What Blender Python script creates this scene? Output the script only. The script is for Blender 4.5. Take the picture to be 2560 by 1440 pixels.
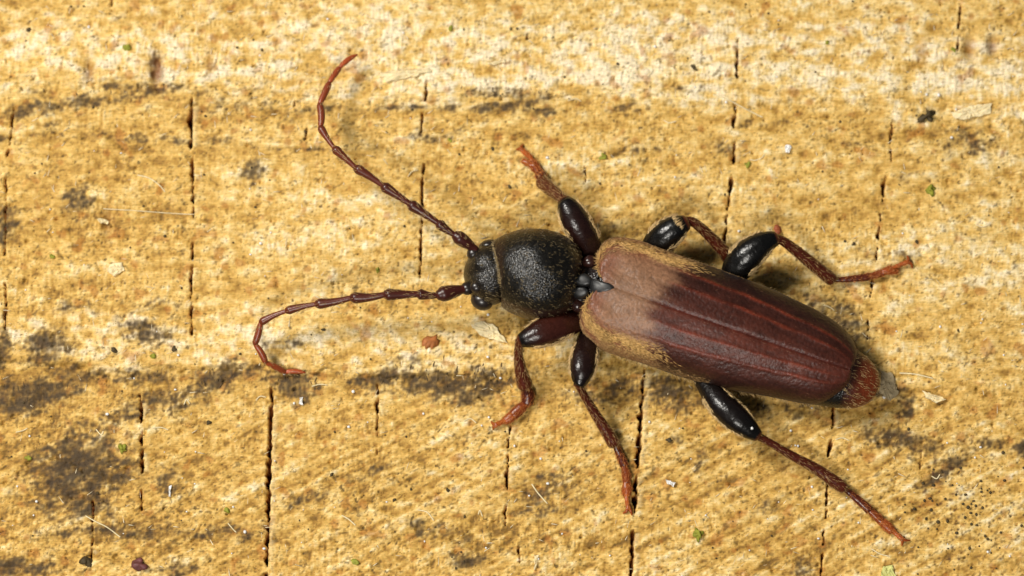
import bpy, math, random
import numpy as np
from mathutils import Vector, Matrix

# ---------------------------------------------------------------- camera, world, lamps, exposure
scene = bpy.context.scene
scene.unit_settings.system = 'METRIC'
scene.unit_settings.scale_length = 0.01          # one unit is one centimetre
for o in list(bpy.data.objects):
    bpy.data.objects.remove(o)
COL = scene.collection

TILT = math.radians(9.0)
DIST = 14.0
CAM = Vector((0, -DIST * math.sin(TILT), DIST * math.cos(TILT)))
cd = bpy.data.cameras.new('camera')
cam = bpy.data.objects.new('camera', cd)
COL.objects.link(cam)
cam.location = CAM
cam.rotation_euler = (TILT, 0, 0)
cd.sensor_width = 36
cd.lens = 36 * DIST / 2.56
cd.clip_start = 0.1
cd.clip_end = 200
cd.dof.use_dof = True
cd.dof.focus_distance = DIST - 0.105
cd.dof.aperture_fstop = 0.52
scene.camera = cam

world = bpy.data.worlds.new('World')
scene.world = world
world.use_nodes = True
bg = world.node_tree.nodes['Background']
bg.inputs['Color'].default_value = (0.78, 0.88, 1.0, 1)
bg.inputs['Strength'].default_value = 0.07


def area_lamp(name, loc, target, size, power, color):
    ld = bpy.data.lights.new(name, 'AREA')
    ld.shape = 'RECTANGLE'
    ld.size, ld.size_y = size
    ld.energy = power
    ld.color = color
    o = bpy.data.objects.new(name, ld)
    COL.objects.link(o)
    o.location = loc
    d = Vector(target) - Vector(loc)
    o.rotation_euler = d.to_track_quat('-Z', 'Y').to_euler()
    return o


area_lamp('flash_diffuser_key', (-7.5, 4.6, 10.5), (0, 0, 0), (3.6, 3.6), 2180, (1.0, 0.955, 0.875))
area_lamp('flash_diffuser_fill', (-2.0, -7.0, 11.0), (0, 0, 0), (3.4, 2.6), 1060, (1.0, 0.955, 0.88))

scene.view_settings.view_transform = 'Standard'
scene.view_settings.look = 'None'
scene.view_settings.exposure = 0.0
scene.view_settings.gamma = 1.0
scene.view_settings.use_curve_mapping = False
scene.render.engine = 'CYCLES'

# ---------------------------------------------------------------- helpers
ROT = Matrix.Rotation(TILT, 3, 'X')


def P(px, py, z=0.0):
    """world point at height z that stands where the photograph's pixel looks"""
    d = ROT @ Vector(((px - 1280) / 1000 / DIST, (720 - py) / 1000 / DIST, -1))
    t = (z - CAM.z) / d.z
    return CAM + d * t


def lin(c, k=1.0):
    c = np.asarray(c, float) / 255.0
    return np.where(c <= 0.04045, c / 12.92, ((c + 0.055) / 1.055) ** 2.4) * k


def link(name, me, mat=None, parent=None, smooth=True):
    o = bpy.data.objects.new(name, me)
    COL.objects.link(o)
    if mat:
        me.materials.append(mat)
    if parent is not None:
        o.parent = parent
        o.matrix_parent_inverse = parent_world(parent).inverted()
    if smooth and len(me.polygons):
        me.polygons.foreach_set('use_smooth', np.ones(len(me.polygons), bool))
    return o


def parent_world(p):
    m = p.matrix_basis.copy()
    q = p
    while q.parent is not None:
        m = q.parent.matrix_basis @ q.matrix_parent_inverse @ m
        q = q.parent
    return m


def tag(o, label=None, cat=None, group=None, kind=None):
    if label: o['label'] = label
    if cat: o['category'] = cat
    if group: o['group'] = group
    if kind: o['kind'] = kind
    return o


def mesh(name, verts, faces):
    me = bpy.data.meshes.new(name)
    me.from_pydata([tuple(v) for v in verts], [], faces)
    me.update()
    return me


def fast_mesh(name, V, F):
    """V (n,3), F (m,k) numpy arrays"""
    V = np.ascontiguousarray(V, np.float32); F = np.ascontiguousarray(F, np.int32)
    me = bpy.data.meshes.new(name)
    k = F.shape[1]
    me.vertices.add(len(V)); me.vertices.foreach_set('co', V.ravel())
    me.loops.add(F.size); me.loops.foreach_set('vertex_index', F.ravel())
    me.polygons.add(len(F))
    me.polygons.foreach_set('loop_start', np.arange(0, F.size, k, dtype=np.int32))
    me.update(calc_edges=True)
    return me


def set_tint(me, C, name='tint'):
    C = np.asarray(C, np.float32)
    a = me.attributes.new(name, 'FLOAT_COLOR', 'POINT')
    a.data.foreach_set('color', np.concatenate([C, np.ones((len(C), 1), np.float32)], 1).ravel())


class NT:
    def __init__(self, name):
        self.m = bpy.data.materials.new(name)
        self.m.use_nodes = True
        self.t = self.m.node_tree
        self.b = self.t.nodes['Principled BSDF']

    def n(self, kind, **kw):
        x = self.t.nodes.new(kind)
        for k, v in kw.items():
            if hasattr(x, k) and k not in x.inputs:
                setattr(x, k, v)
            else:
                x.inputs[k].default_value = v
        return x

    def l(self, a, b):
        self.t.links.new(a, b)


def noise_node(M, scale, detail=3, rough=0.6, vec=None, kind='noise'):
    tc = M.n('ShaderNodeTexCoord') if vec is None else None
    src = tc.outputs['Object'] if vec is None else vec
    if kind == 'noise':
        x = M.n('ShaderNodeTexNoise'); x.inputs['Scale'].default_value = scale
        x.inputs['Detail'].default_value = detail; x.inputs['Roughness'].default_value = rough
        M.l(src, x.inputs['Vector']); return x.outputs['Fac']
    x = M.n('ShaderNodeTexVoronoi'); x.inputs['Scale'].default_value = scale
    M.l(src, x.inputs['Vector']); return x.outputs['Distance']


def ramp(M, fac, stops):
    r = M.n('ShaderNodeValToRGB')
    e = r.color_ramp.elements
    while len(e) < len(stops): e.new(0.5)
    for el, (p, c) in zip(e, stops):
        el.position = p; el.color = (*c, 1)
    M.l(fac, r.inputs['Fac'])
    return r.outputs['Color']


def mul(M, a, b, fac=1.0, mode='MULTIPLY'):
    x = M.n('ShaderNodeMix', data_type='RGBA', blend_type=mode)
    x.inputs['Factor'].default_value = fac
    for s, v in ((6, a), (7, b)):
        if isinstance(v, tuple): x.inputs[s].default_value = (*v, 1)
        else: M.l(v, x.inputs[s])
    return x.outputs[2]


def bump(M, h, strength, dist, prev=None):
    b = M.n('ShaderNodeBump')
    b.inputs['Strength'].default_value = strength; b.inputs['Distance'].default_value = dist
    M.l(h, b.inputs['Height'])
    if prev is not None: M.l(prev, b.inputs['Normal'])
    return b.outputs['Normal']


def attr(M, name='tint'):
    a = M.n('ShaderNodeAttribute'); a.attribute_name = name
    return a.outputs['Color']


# ---------------------------------------------------------------- materials
def mat_tint(name, rough, spec=0.5, nscale=120, namp=0.35, bscale=None, bdist=0.002, bstr=0.6, sheen=0.0,
             sheen_tint=(1, 1, 1), sss=0.0, coat=0.0, vor=False, rvar=0.0):
    M = NT(name)
    n1 = noise_node(M, nscale, 4, 0.65)
    c = mul(M, attr(M), ramp(M, n1, [(0.25, (1 - namp,) * 3), (0.75, (1 + namp * 0.6,) * 3)]))
    M.l(c, M.b.inputs['Base Color'])
    M.b.inputs['Roughness'].default_value = rough
    M.b.inputs['Specular IOR Level'].default_value = spec
    if rvar:
        r = M.n('ShaderNodeMapRange'); r.inputs['To Min'].default_value = rough - rvar; r.inputs['To Max'].default_value = rough + rvar
        M.l(noise_node(M, nscale * 0.5), r.inputs['Value']); M.l(r.outputs['Result'], M.b.inputs['Roughness'])
    if bscale:
        nn = bump(M, noise_node(M, bscale, 2, 0.5, kind='vor' if vor else 'noise'), bstr, bdist)
        M.l(nn, M.b.inputs['Normal'])
    if sheen:
        M.b.inputs['Sheen Weight'].default_value = sheen
        M.b.inputs['Sheen Roughness'].default_value = 0.4
        M.b.inputs['Sheen Tint'].default_value = (*sheen_tint, 1)
    if sss:
        M.b.inputs['Subsurface Weight'].default_value = sss
        M.b.inputs['Subsurface Radius'].default_value = (1, 0.6, 0.3)
        M.b.inputs['Subsurface Scale'].default_value = 0.014
    if coat:
        M.b.inputs['Coat Weight'].default_value = coat; M.b.inputs['Coat Roughness'].default_value = 0.2
    return M.m


def mat_plain(name, rgb, rough=0.6, spec=0.4, trans=0.0, namp=0.3, nscale=60):
    M = NT(name)
    c = mul(M, tuple(rgb), ramp(M, noise_node(M, nscale, 3), [(0.3, (1 - namp,) * 3), (0.7, (1 + namp * 0.5,) * 3)]))
    M.l(c, M.b.inputs['Base Color'])
    M.b.inputs['Roughness'].default_value = rough
    M.b.inputs['Specular IOR Level'].default_value = spec
    if trans:
        M.b.inputs['Subsurface Weight'].default_value = trans
        M.b.inputs['Subsurface Radius'].default_value = (1, 0.7, 0.4)
        M.b.inputs['Subsurface Scale'].default_value = 0.02
    return M.m




def mat_wood():
    """tint from the grain fields, then crisp fibre and pore detail finer than the relief mesh"""
    M = NT('weathered_wood')
    tc = M.n('ShaderNodeTexCoord').outputs['Object']
    c = attr(M)
    n1 = noise_node(M, 120, 6, 0.78, tc)
    c = mul(M, c, ramp(M, n1, [(0.30, (0.66, 0.62, 0.52)), (0.48, (0.97, 0.97, 0.96)), (0.72, (1.16, 1.17, 1.20))]))
    for ang, sc in ((-0.5, (45, 260, 60)), (1.52, (40, 240, 60))):
        mp = M.n('ShaderNodeMapping'); mp.inputs['Rotation'].default_value = (0, 0, ang); mp.inputs['Scale'].default_value = sc
        M.l(tc, mp.inputs['Vector'])
        f = noise_node(M, 1.0, 3, 0.6, mp.outputs['Vector'])
        c = mul(M, c, ramp(M, f, [(0.3, (0.84, 0.82, 0.76)), (0.7, (1.10, 1.10, 1.12))]))
    v = noise_node(M, 150, 0, 0, tc, kind='vor')
    gate = noise_node(M, 22, 3, 0.6, tc)
    th = M.n('ShaderNodeMath', operation='MULTIPLY'); M.l(gate, th.inputs[0]); th.inputs[1].default_value = 0.42
    lt = M.n('ShaderNodeMath', operation='LESS_THAN'); M.l(v, lt.inputs[0]); M.l(th.outputs[0], lt.inputs[1])
    g2 = M.n('ShaderNodeMath', operation='GREATER_THAN'); M.l(noise_node(M, 70, 2, 0.5, tc), g2.inputs[0]); g2.inputs[1].default_value = 0.57
    mm = M.n('ShaderNodeMath', operation='MULTIPLY'); M.l(lt.outputs[0], mm.inputs[0]); M.l(g2.outputs[0], mm.inputs[1])
    mx = M.n('ShaderNodeMix', data_type='RGBA', blend_type='MULTIPLY')
    M.l(mm.outputs[0], mx.inputs['Factor']); M.l(c, mx.inputs[6]); mx.inputs[7].default_value = (0.50, 0.45, 0.30, 1)
    M.l(mx.outputs[2], M.b.inputs['Base Color'])
    M.b.inputs['Roughness'].default_value = 0.6
    M.b.inputs['Specular IOR Level'].default_value = 0.22
    M.b.inputs['Subsurface Weight'].default_value = 0.15
    M.b.inputs['Subsurface Radius'].default_value = (1, 0.6, 0.3)
    M.b.inputs['Subsurface Scale'].default_value = 0.010
    M.l(bump(M, n1, 0.45, 0.003), M.b.inputs['Normal'])
    return M.m


M_WOOD = mat_wood()
M_BODY = mat_tint('black_cuticle', 0.285, 0.42, 110, 0.4, 230, 0.0018, 0.6, vor=True, rvar=0.12)
M_ELYTRON = mat_tint('elytron_cuticle', 0.40, 0.34, 120, 0.5, 120, 0.0034, 0.6, sheen=0.03, sheen_tint=(0.9, 0.75, 0.65), rvar=0.1)
M_LEG = mat_tint('leg_cuticle', 0.27, 0.40, 90, 0.35, 110, 0.0022, 0.55, rvar=0.10)
M_ANT = mat_tint('antenna_cuticle', 0.34, 0.42, 110, 0.3, 260, 0.0008, 0.4)
M_EYE = mat_plain('compound_eye', (0.016, 0.011, 0.009), 0.3, 0.5, nscale=200)
M_SCUT = mat_plain('scutellum_cuticle', (0.014, 0.014, 0.014), 0.40, 0.5, nscale=120)
M_HAIR = mat_plain('golden_hair', (0.62, 0.43, 0.19), 0.42, 0.45, 0.0, 0.25)
M_DHAIR = mat_plain('dull_golden_hair', (0.34, 0.25, 0.12), 0.45, 0.4, 0.0, 0.5, 14)
M_HAIRT = mat_tint('elytral_hair', 0.45, 0.4, 60, 0.2)
M_DUST = mat_tint('loose_fibre_tint', 0.6, 0.35, 90, 0.2)
M_CREAM = mat_plain('pale_splinter', lin((246, 226, 178), 0.86), 0.65, 0.3, 0.15, 0.25, 70)
M_GREYFL = mat_plain('grey_splinter', lin((176, 158, 122), 0.8), 0.7, 0.3, 0.0, 0.35, 110)
M_WHITE = mat_plain('white_shard', (0.80, 0.79, 0.76), 0.45, 0.5, 0.0, 0.12)
M_ORANGE = mat_plain('orange_bark', lin((172, 104, 52), 0.9), 0.6, 0.3, 0.2, 0.45, 60)
M_REDCR = mat_plain('red_crumb', lin((170, 92, 58), 0.9), 0.6, 0.3, 0.0, 0.4, 120)
M_GREEN = mat_plain('green_algae', lin((150, 150, 52), 0.9), 0.65, 0.25, 0.0, 0.4, 80)
M_DARKG = mat_plain('dark_grain', lin((78, 66, 42), 0.9), 0.65, 0.25, 0.0, 0.4, 80)
M_PURPLE = mat_plain('purple_brown_crumb', lin((108, 62, 60), 0.9), 0.55, 0.4, 0.0, 0.4, 70)
M_YGREEN = mat_plain('yellow_green_flake', lin((206, 204, 126), 0.9), 0.6, 0.3, 0.1, 0.25, 70)

rng = np.random.default_rng(7)
random.seed(7)

# ---------------------------------------------------------------- the wood
PITCH = 2.8
X0, X1, Y0, Y1 = -420, 2980, -380, 1840        # photograph pixels covered, wider than the frame
NX, NY = int((X1 - X0) / PITCH), int((Y1 - Y0) / PITCH)
gx = X0 + np.arange(NX) * PITCH
gy = Y0 + np.arange(NY) * PITCH
PX, PY = np.meshgrid(gx, gy)
_fx = np.fft.rfftfreq(NX, PITCH)[None, :]
_fy = np.fft.fftfreq(NY, PITCH)[:, None]


def field(lx, ly, ang=0.0, seed=0, hp=0.0):
    """smooth random field, correlation lengths lx, ly (px) along axes turned by ang (degrees, y down)"""
    r = np.random.default_rng(seed)
    w = np.fft.rfft2(r.standard_normal((NY, NX)))
    a = math.radians(ang)
    u = _fx * math.cos(a) + _fy * math.sin(a)
    v = -_fx * math.sin(a) + _fy * math.cos(a)
    g = np.exp(-2 * (math.pi ** 2) * ((u * lx) ** 2 + (v * ly) ** 2) / 4)
    if hp:
        g = g * (1 - np.exp(-2 * (math.pi ** 2) * ((u * hp) ** 2 + (v * hp) ** 2) / 4))
    f = np.fft.irfft2(w * g, s=(NY, NX))
    return (f - f.mean()) / f.std()


def sstep(a, b, x):
    t = np.clip((x - a) / (b - a), 0, 1)
    return t * t * (3 - 2 * t)


def gauss(x, y, sx, sy, ang=0):
    a = math.radians(ang)
    dx, dy = PX - x, PY - y
    u = dx * math.cos(a) + dy * math.sin(a); v = -dx * math.sin(a) + dy * math.cos(a)
    return np.exp(-0.5 * ((u / sx) ** 2 + (v / sy) ** 2))


wob = field(300, 60, 0, 1) * 14 + field(60, 30, 0, 2) * 7
# growth-ring coordinate: rings dip a little towards the right-hand side
RY = PY - 0.030 * (PX - 300) + wob
ring_edges = [-160, 208, 318, 930, 1335, 1660]

low = sstep(820, 1150, PY + 0.25 * (PX - 1280) * 0)       # share of slanting saw marks towards the bottom
mott = field(26, 15, 0, 3)
mott2 = field(11, 8, 0, 4)
fine_h = field(9, 3.2, -4, 5)
fine_d = field(12, 3.4, -32, 6)
fine_v = field(3.0, 13, 2, 7)
tiny = field(3.2, 3.2, 0, 8)
big = field(170, 70, 0, 9)
saw = field(110, 9, -28, 10) * low + 0.55 * field(180, 14, -3, 11) * (1 - low)
fine = fine_h * (1 - low) * 0.35 + field(5, 4, 0, 45) * 0.5 + fine_d * (0.35 + 0.65 * low) + fine_v * 0.45
fine /= fine.std()

# bands of paler early wood, each along its ring
pale = np.zeros_like(PX)
pale += 1.0 * np.exp(-0.5 * ((RY - 150) / 52) ** 2) * (0.7 + 0.3 * sstep(2000, 1000, PX))
pale += 0.75 * np.exp(-0.5 * ((RY - 55) / 45) ** 2)
pale += 1.0 * np.exp(-0.5 * ((RY - 855) / 60) ** 2) * sstep(2300, 300, PX + 0 * PY) ** 0.3
pale += 0.30 * np.exp(-0.5 * ((RY - 620) / 60) ** 2)
pale += 0.35 * gauss(2380, 620, 220, 240) + 0.35 * gauss(2330, 980, 160, 55)
pale += 0.35 * gauss(2330, 1370, 300, 90, -25) + 0.25 * gauss(1850, 1330, 220, 60, -30)
pale += 0.4 * gauss(1700, 60, 700, 150)
pale += 0.35 * gauss(700, 520, 140, 130)
pale = pale * (0.75 + 0.25 * mott)
dusk = np.zeros_like(PX)
dusk += 0.55 * np.exp(-0.5 * ((RY - 262) / 22) ** 2) * (0.6 + 0.6 * big)
dusk += 0.40 * np.exp(-0.5 * ((RY - 345) / 20) ** 2) * (0.5 + 0.6 * field(120, 40, 0, 12))
dusk += 0.85 * np.exp(-0.5 * ((RY - 958) / 30) ** 2) * (0.75 + 0.4 * big)
dusk += 0.40 * np.exp(-0.5 * ((RY - 1330) / 22) ** 2)
dusk += 0.35 * gauss(250, 480, 330, 170) + 0.25 * gauss(900, 1250, 700, 200) + 0.25 * gauss(1350, 480, 300, 120)
dusk += 0.6 * gauss(60, 1150, 280, 220) + 0.35 * gauss(120, 520, 200, 120) + 0.25 * gauss(1350, 1250, 160, 90, -20)
dusk += 0.35 * gauss(2150, 1250, 150, 120, -30) + 0.45 * gauss(1720, 980, 160, 45)

tone = 0.575 + 0.078 * mott2 + 0.070 * mott + 0.05 * fine + 0.085 * saw + 0.02 * tiny + 0.27 * pale - 0.24 * dusk
tone += 0.085 * field(120, 7, -30, 51) * (gauss(2000, 1300, 380, 200) + 0.6 * gauss(1500, 480, 500, 160))
tone += 0.045 * field(70, 4.5, -27, 35) * low + 0.018 * field(90, 5, -3, 36) * (1 - low) + 0.05 * fine_v * sstep(0, 1.2, field(110, 60, 0, 37))
tone += 0.05 * big + 0.035 * field(5, 60, 2, 31) * sstep(-0.3, 1.0, field(90, 90, 0, 32))
stops = [(0.05, (136, 102, 44)), (0.22, (178, 136, 62)), (0.38, (207, 165, 84)), (0.55, (225, 185, 104)),
         (0.74, (237, 204, 132)), (0.92, (244, 221, 168)), (1.10, (250, 236, 202))]
sp = np.array([s[0] for s in stops]); sc = np.array([lin(s[1], 0.88) for s in stops])
TC = np.stack([np.interp(tone, sp, sc[:, k]) for k in range(3)], -1)


def blend(C, col, m):
    m = np.clip(m, 0, 1)[..., None]
    return C * (1 - m) + lin(col, 0.9) * m


# pale zones lose saturation towards a pinkish cream
TC = blend(TC, (240, 222, 190), np.clip(pale - 0.35, 0, 0.6) * 0.75 * sstep(-0.4, 0.8, mott2))
# rusty and ochre patches
rust = sstep(1.25, 2.2, field(16, 15, 0, 13) + 0.3 * dusk) * 0.55
TC = blend(TC, (176, 112, 42), rust)
# olive speckle: pores full of dirt
dens = 0.55 + 0.5 * field(140, 70, -10, 14) + 0.8 * sstep(850, 1250, PY) + 0.5 * dusk - 0.5 * np.clip(pale, 0, 1)
spk = sstep(1.35, 1.95, field(4.2, 3.6, -20, 15) + 0.26 * dens + 0.25 * fine * -1)
TC = blend(TC, (118, 88, 36), spk * 0.55)
spk3 = sstep(1.75, 2.3, field(6.5, 4.6, -25, 33) + 0.25 * dens)
TC = blend(TC, (98, 76, 34), spk3 * 0.6)
spk2 = sstep(2.15, 2.75, field(4.6, 4.2, 0, 16) + 0.22 * dens)
TC = blend(TC, (66, 50, 24), spk2 * 0.8)

# grey-black mould stains and painted shade by the abdomen tip, (x, y, half length, half height, turn, strength)
STAINS_AND_SHADE = [(80, 990, 95, 30, -16, 1.15), (20, 1010, 40, 22, 0, .9), (535, 950, 48, 26, -28, .95), (740, 965, 34, 26, 0, .95),
          (960, 950, 40, 22, 0, .8), (1060, 955, 60, 22, 0, 1.0), (1150, 975, 60, 24, 5, 1.0), (1220, 945, 40, 18, 0, .7),
          (1000, 905, 50, 12, 0, .35), (1660, 975, 70, 22, 5, .75), (1720, 1005, 60, 18, 0, .6), (2110, 810, 45, 28, 40, .8),  # last entry: shadow beside the abdomen, painted into the wood
          (2225, 985, 45, 10, 0, .8), (2265, 1030, 16, 24, 20, .6), (2260, 1105, 70, 20, 8, .8), (2350, 1180, 45, 16, -38, .95),  # first entry: dark line of shadow below the tail, painted in
          (2390, 1160, 18, 18, 0, .6), (200, 1180, 85, 62, -18, 1.15), (215, 1250, 50, 50, 0, .9), (120, 1210, 60, 35, 0, .5),
          (360, 825, 42, 22, 20, .85), (120, 870, 40, 34, 0, .85), (60, 860, 30, 18, 0, .5), (415, 1000, 40, 24, 0, .75),
          (330, 1030, 60, 22, -15, .6), (430, 1200, 28, 26, 0, .6), (1350, 1230, 60, 26, -30, .65), (1390, 1270, 40, 20, -20, .5),
          (625, 425, 22, 26, 30, .75), (195, 500, 30, 34, 0, .55), (10, 560, 22, 36, 0, .9), (8, 880, 14, 32, 0, .9),
          (250, 240, 90, 10, -4, .75), (380, 215, 70, 10, 4, .7), (75, 265, 50, 16, -10, .85), (160, 305, 40, 8, 0, .5),
          (1260, 225, 90, 9, 4, .6), (1200, 265, 80, 9, 0, .6), (1380, 275, 60, 9, 5, .5), (2425, 345, 50, 22, 10, .55),
          (2370, 370, 30, 18, -30, .4), (1552, 375, 20, 5, -32, 1.0), (1720, 215, 50, 8, 0, .4), (1580, 265, 60, 10, -8, .45),
          (1900, 300, 60, 10, 0, .4), (560, 1330, 80, 12, -4, .55), (300, 1330, 120, 16, 0, .65), (40, 1420, 70, 22, 0, .8),
          (450, 1420, 30, 18, 0, .7), (640, 1330, 40, 14, -20, .5), (770, 1245, 40, 14, -20, .55), (930, 1180, 50, 12, -20, .4),
          (1080, 1330, 60, 16, 10, .6), (1170, 1400, 30, 14, 0, .6), (1750, 1150, 14, 26, 10, .5), (1690, 1100, 10, 8, 0, .8),
          (1830, 620, 30, 16, 0, .3), (1500, 560, 40, 16, 0, .35), (2060, 775, 60, 20, 30, .5), (2480, 1110, 60, 12, 0, .5),
          (2550, 1120, 20, 20, 0, .7), (1790, 1215, 26, 12, -30, .4), (1930, 1260, 50, 14, -30, .35), (2000, 1425, 24, 20, 0, .55),
          (2210, 640, 60, 16, 0, .25), (385, 160, 13, 34, 0, .55), (240, 330, 120, 8, 0, .35), (700, 860, 60, 10, 0, .3),
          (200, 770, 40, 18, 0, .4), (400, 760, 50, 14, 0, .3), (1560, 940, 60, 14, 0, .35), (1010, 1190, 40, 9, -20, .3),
          (570, 690, 40, 12, 0, .2), (1420, 370, 26, 8, -20, .35), (1540, 380, 40, 16, -28, .25), (2290, 440, 40, 20, 0, .2)]
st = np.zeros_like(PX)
for (x, y, sx, sy, a, k) in STAINS_AND_SHADE:
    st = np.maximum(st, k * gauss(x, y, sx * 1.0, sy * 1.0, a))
ringst = np.exp(-0.5 * ((RY - 950) / 20) ** 2) * sstep(2400, 2200, PX) * np.clip(0.36 + 0.16 * field(90, 30, 0, 41), 0, 0.6)
ringst = np.maximum(ringst, np.exp(-0.5 * ((RY - 238) / 12) ** 2) * sstep(1600, 1300, PX) * np.clip(0.20 + 0.2 * field(90, 30, 0, 42), 0, 0.5))
ringst = np.maximum(ringst, np.exp(-0.5 * ((RY - 325) / 9) ** 2) * np.clip(0.12 + 0.2 * field(90, 30, 0, 43), 0, 0.4))
st = np.maximum(st, ringst)
stn = field(7, 5, -20, 17) * 0.75 + field(24, 12, -15, 18) * 0.75 + field(3.4, 8, 0, 19) * 0.4
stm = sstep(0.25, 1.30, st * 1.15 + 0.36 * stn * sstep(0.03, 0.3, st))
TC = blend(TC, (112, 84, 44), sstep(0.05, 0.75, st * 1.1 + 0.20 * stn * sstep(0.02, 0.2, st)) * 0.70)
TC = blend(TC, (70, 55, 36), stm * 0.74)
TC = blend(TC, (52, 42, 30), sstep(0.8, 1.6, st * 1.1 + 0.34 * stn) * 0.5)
# notch of rusty brown
TC = blend(TC, (126, 66, 22), 0.8 * gauss(388, 168, 11, 26) + 0.5 * gauss(520, 155, 7, 22) + 0.6 * gauss(218, 170, 9, 22)
           + 0.6 * gauss(2432, 110, 11, 20) + 0.6 * gauss(2490, 105, 10, 18) + 0.5 * gauss(2310, 120, 10, 22) + 0.5 * gauss(268, 555, 9, 30))
# pepper dots on the smooth saw-cut patch
for _ in range(150):
    x, y = 2390 + rng.normal() * 95, 1270 + rng.normal() * 85
    TC_w = (np.abs(gx - x) < 14), (np.abs(gy - y) < 14)
    ix, iy = np.where(TC_w[0])[0], np.where(TC_w[1])[0]
    if len(ix) == 0 or len(iy) == 0: continue
    r = rng.uniform(1.8, 4.2)
    sub = np.exp(-(((gx[ix][None, :] - x) ** 2 + (gy[iy][:, None] - y) ** 2) / r ** 2) ** 1.5)[..., None] * 0.85
    TC[iy[0]:iy[-1] + 1, ix[0]:ix[-1] + 1] = TC[iy[0]:iy[-1] + 1, ix[0]:ix[-1] + 1] * (1 - sub) + lin((74, 42, 20)) * sub

# ---- relief (thousandths of a unit)
H = 0.45 * mott2 + 1.2 * mott + 0.22 * fine + 0.7 * saw + 0.08 * tiny + 2.2 * big
for e, hgt in ((208, 9), (930, 10), (1335, 4), (-160, 8), (1660, 8)):
    H += hgt * sstep(10, -14, RY - e + 6 * mott2)          # the wood steps down past a ring edge
H += 0.7 * np.clip(pale, 0, 1) * fine_v
H -= 2.5 * spk2 + 0.8 * spk
# pits torn out by the saw
for (x, y, sx, sy, d) in [(388, 168, 11, 26, 26), (218, 170, 9, 22, 14), (2432, 110, 11, 20, 18), (2490, 105, 10, 18, 16),
                          (268, 555, 9, 30, 10), (1553, 375, 16, 5, 14)]:
    H -= d * gauss(x, y, sx, sy)
H -= 8 * sstep(1.9, 3.0, field(8, 7, 0, 21))

CRACKS = [
    [(475, 235, 9), (473, 300, 11), (474, 368, 9)], [(477, 378, 5), (480, 450, 6), (482, 545, 7)], [(481, 600, 4), (478, 700, 6), (480, 842, 5)],
    [(1065, 188, 3), (1064, 230, 9), (1062, 258, 8)], [(1057, 272, 6), (1052, 333, 9)], [(1059, 400, 4), (1055, 470, 7), (1056, 520, 5)],
    [(1054, 540, 5), (1052, 610, 7), (1050, 706, 5)],
    [(1848, 78, 4), (1846, 192, 5)], [(1841, 245, 5), (1838, 312, 8)], [(1839, 340, 7), (1836, 405, 10)], [(1834, 440, 7), (1820, 525, 7)],
    [(1820, 525, 6), (1811, 615, 8)],
    [(2410, 0, 5), (2405, 62, 6)], [(2405, 75, 4), (2400, 122, 4)],
    [(2236, 290, 3), (2233, 350, 4)], [(2229, 322, 4), (2232, 402, 5)], [(2216, 432, 6), (2207, 503, 7)], [(2205, 525, 4), (2190, 655, 6)],
    [(2184, 690, 6), (2177, 745, 7)], [(2172, 795, 4), (2165, 856, 5)],
    [(1611, 915, 7), (1605, 1000, 10), (1592, 1172, 13)], [(1590, 1190, 10), (1585, 1285, 9)], [(1582, 1325, 7), (1574, 1470, 9)],
    [(1276, 1060, 8), (1270, 1122, 8)], [(1270, 1132, 8), (1266, 1235, 7)], [(1266, 1258, 6), (1262, 1345, 5)],
    [(945, 958, 4), (943, 1030, 7), (943, 1095, 5)], [(943, 1105, 2.5), (944, 1145, 2.5)],
    [(682, 965, 4), (679, 1020, 10), (677, 1100, 11), (674, 1250, 12), (672, 1340, 10), (670, 1480, 9)],
    [(351, 985, 4), (357, 1030, 9), (357, 1062, 7)], [(358, 1075, 7), (360, 1192, 7)], [(360, 1200, 2.5), (360, 1282, 3)],
    [(240, 1250, 3), (237, 1330, 6), (235, 1430, 6)],
    [(30, 248, 5), (24, 310, 5), (14, 388, 9)], [(12, 430, 4), (11, 640, 4)], [(13, 700, 4), (14, 835, 5)],
    [(2084, 1012, 5), (2076, 1082, 9)], [(2077, 1100, 7), (2068, 1152, 9)], [(2066, 1195, 5), (2060, 1300, 6)], [(2057, 1318, 4), (2045, 1470, 5)],
    [(2300, 1128, 3), (2293, 1192, 3)], [(272, -60, 7), (271, 18, 7)], [(766, 305, 3), (760, 348, 4)], [(390, 190, 3), (391, 160, 4)],
    [(1320, 60, 2), (1318, 95, 2.5)], [(1465, 400, 2), (1462, 460, 2.5)], [(735, 235, 2.5), (733, 262, 2.5)], [(1300, 1360, 2), (1298, 1420, 2)],
]
jag = field(9, 7, 0, 22) * 2.6 + field(30, 18, 0, 23) * 2.2
jagw = field(12, 10, 0, 24)
depth = np.zeros_like(PX)
lip = np.zeros_like(PX)
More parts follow.
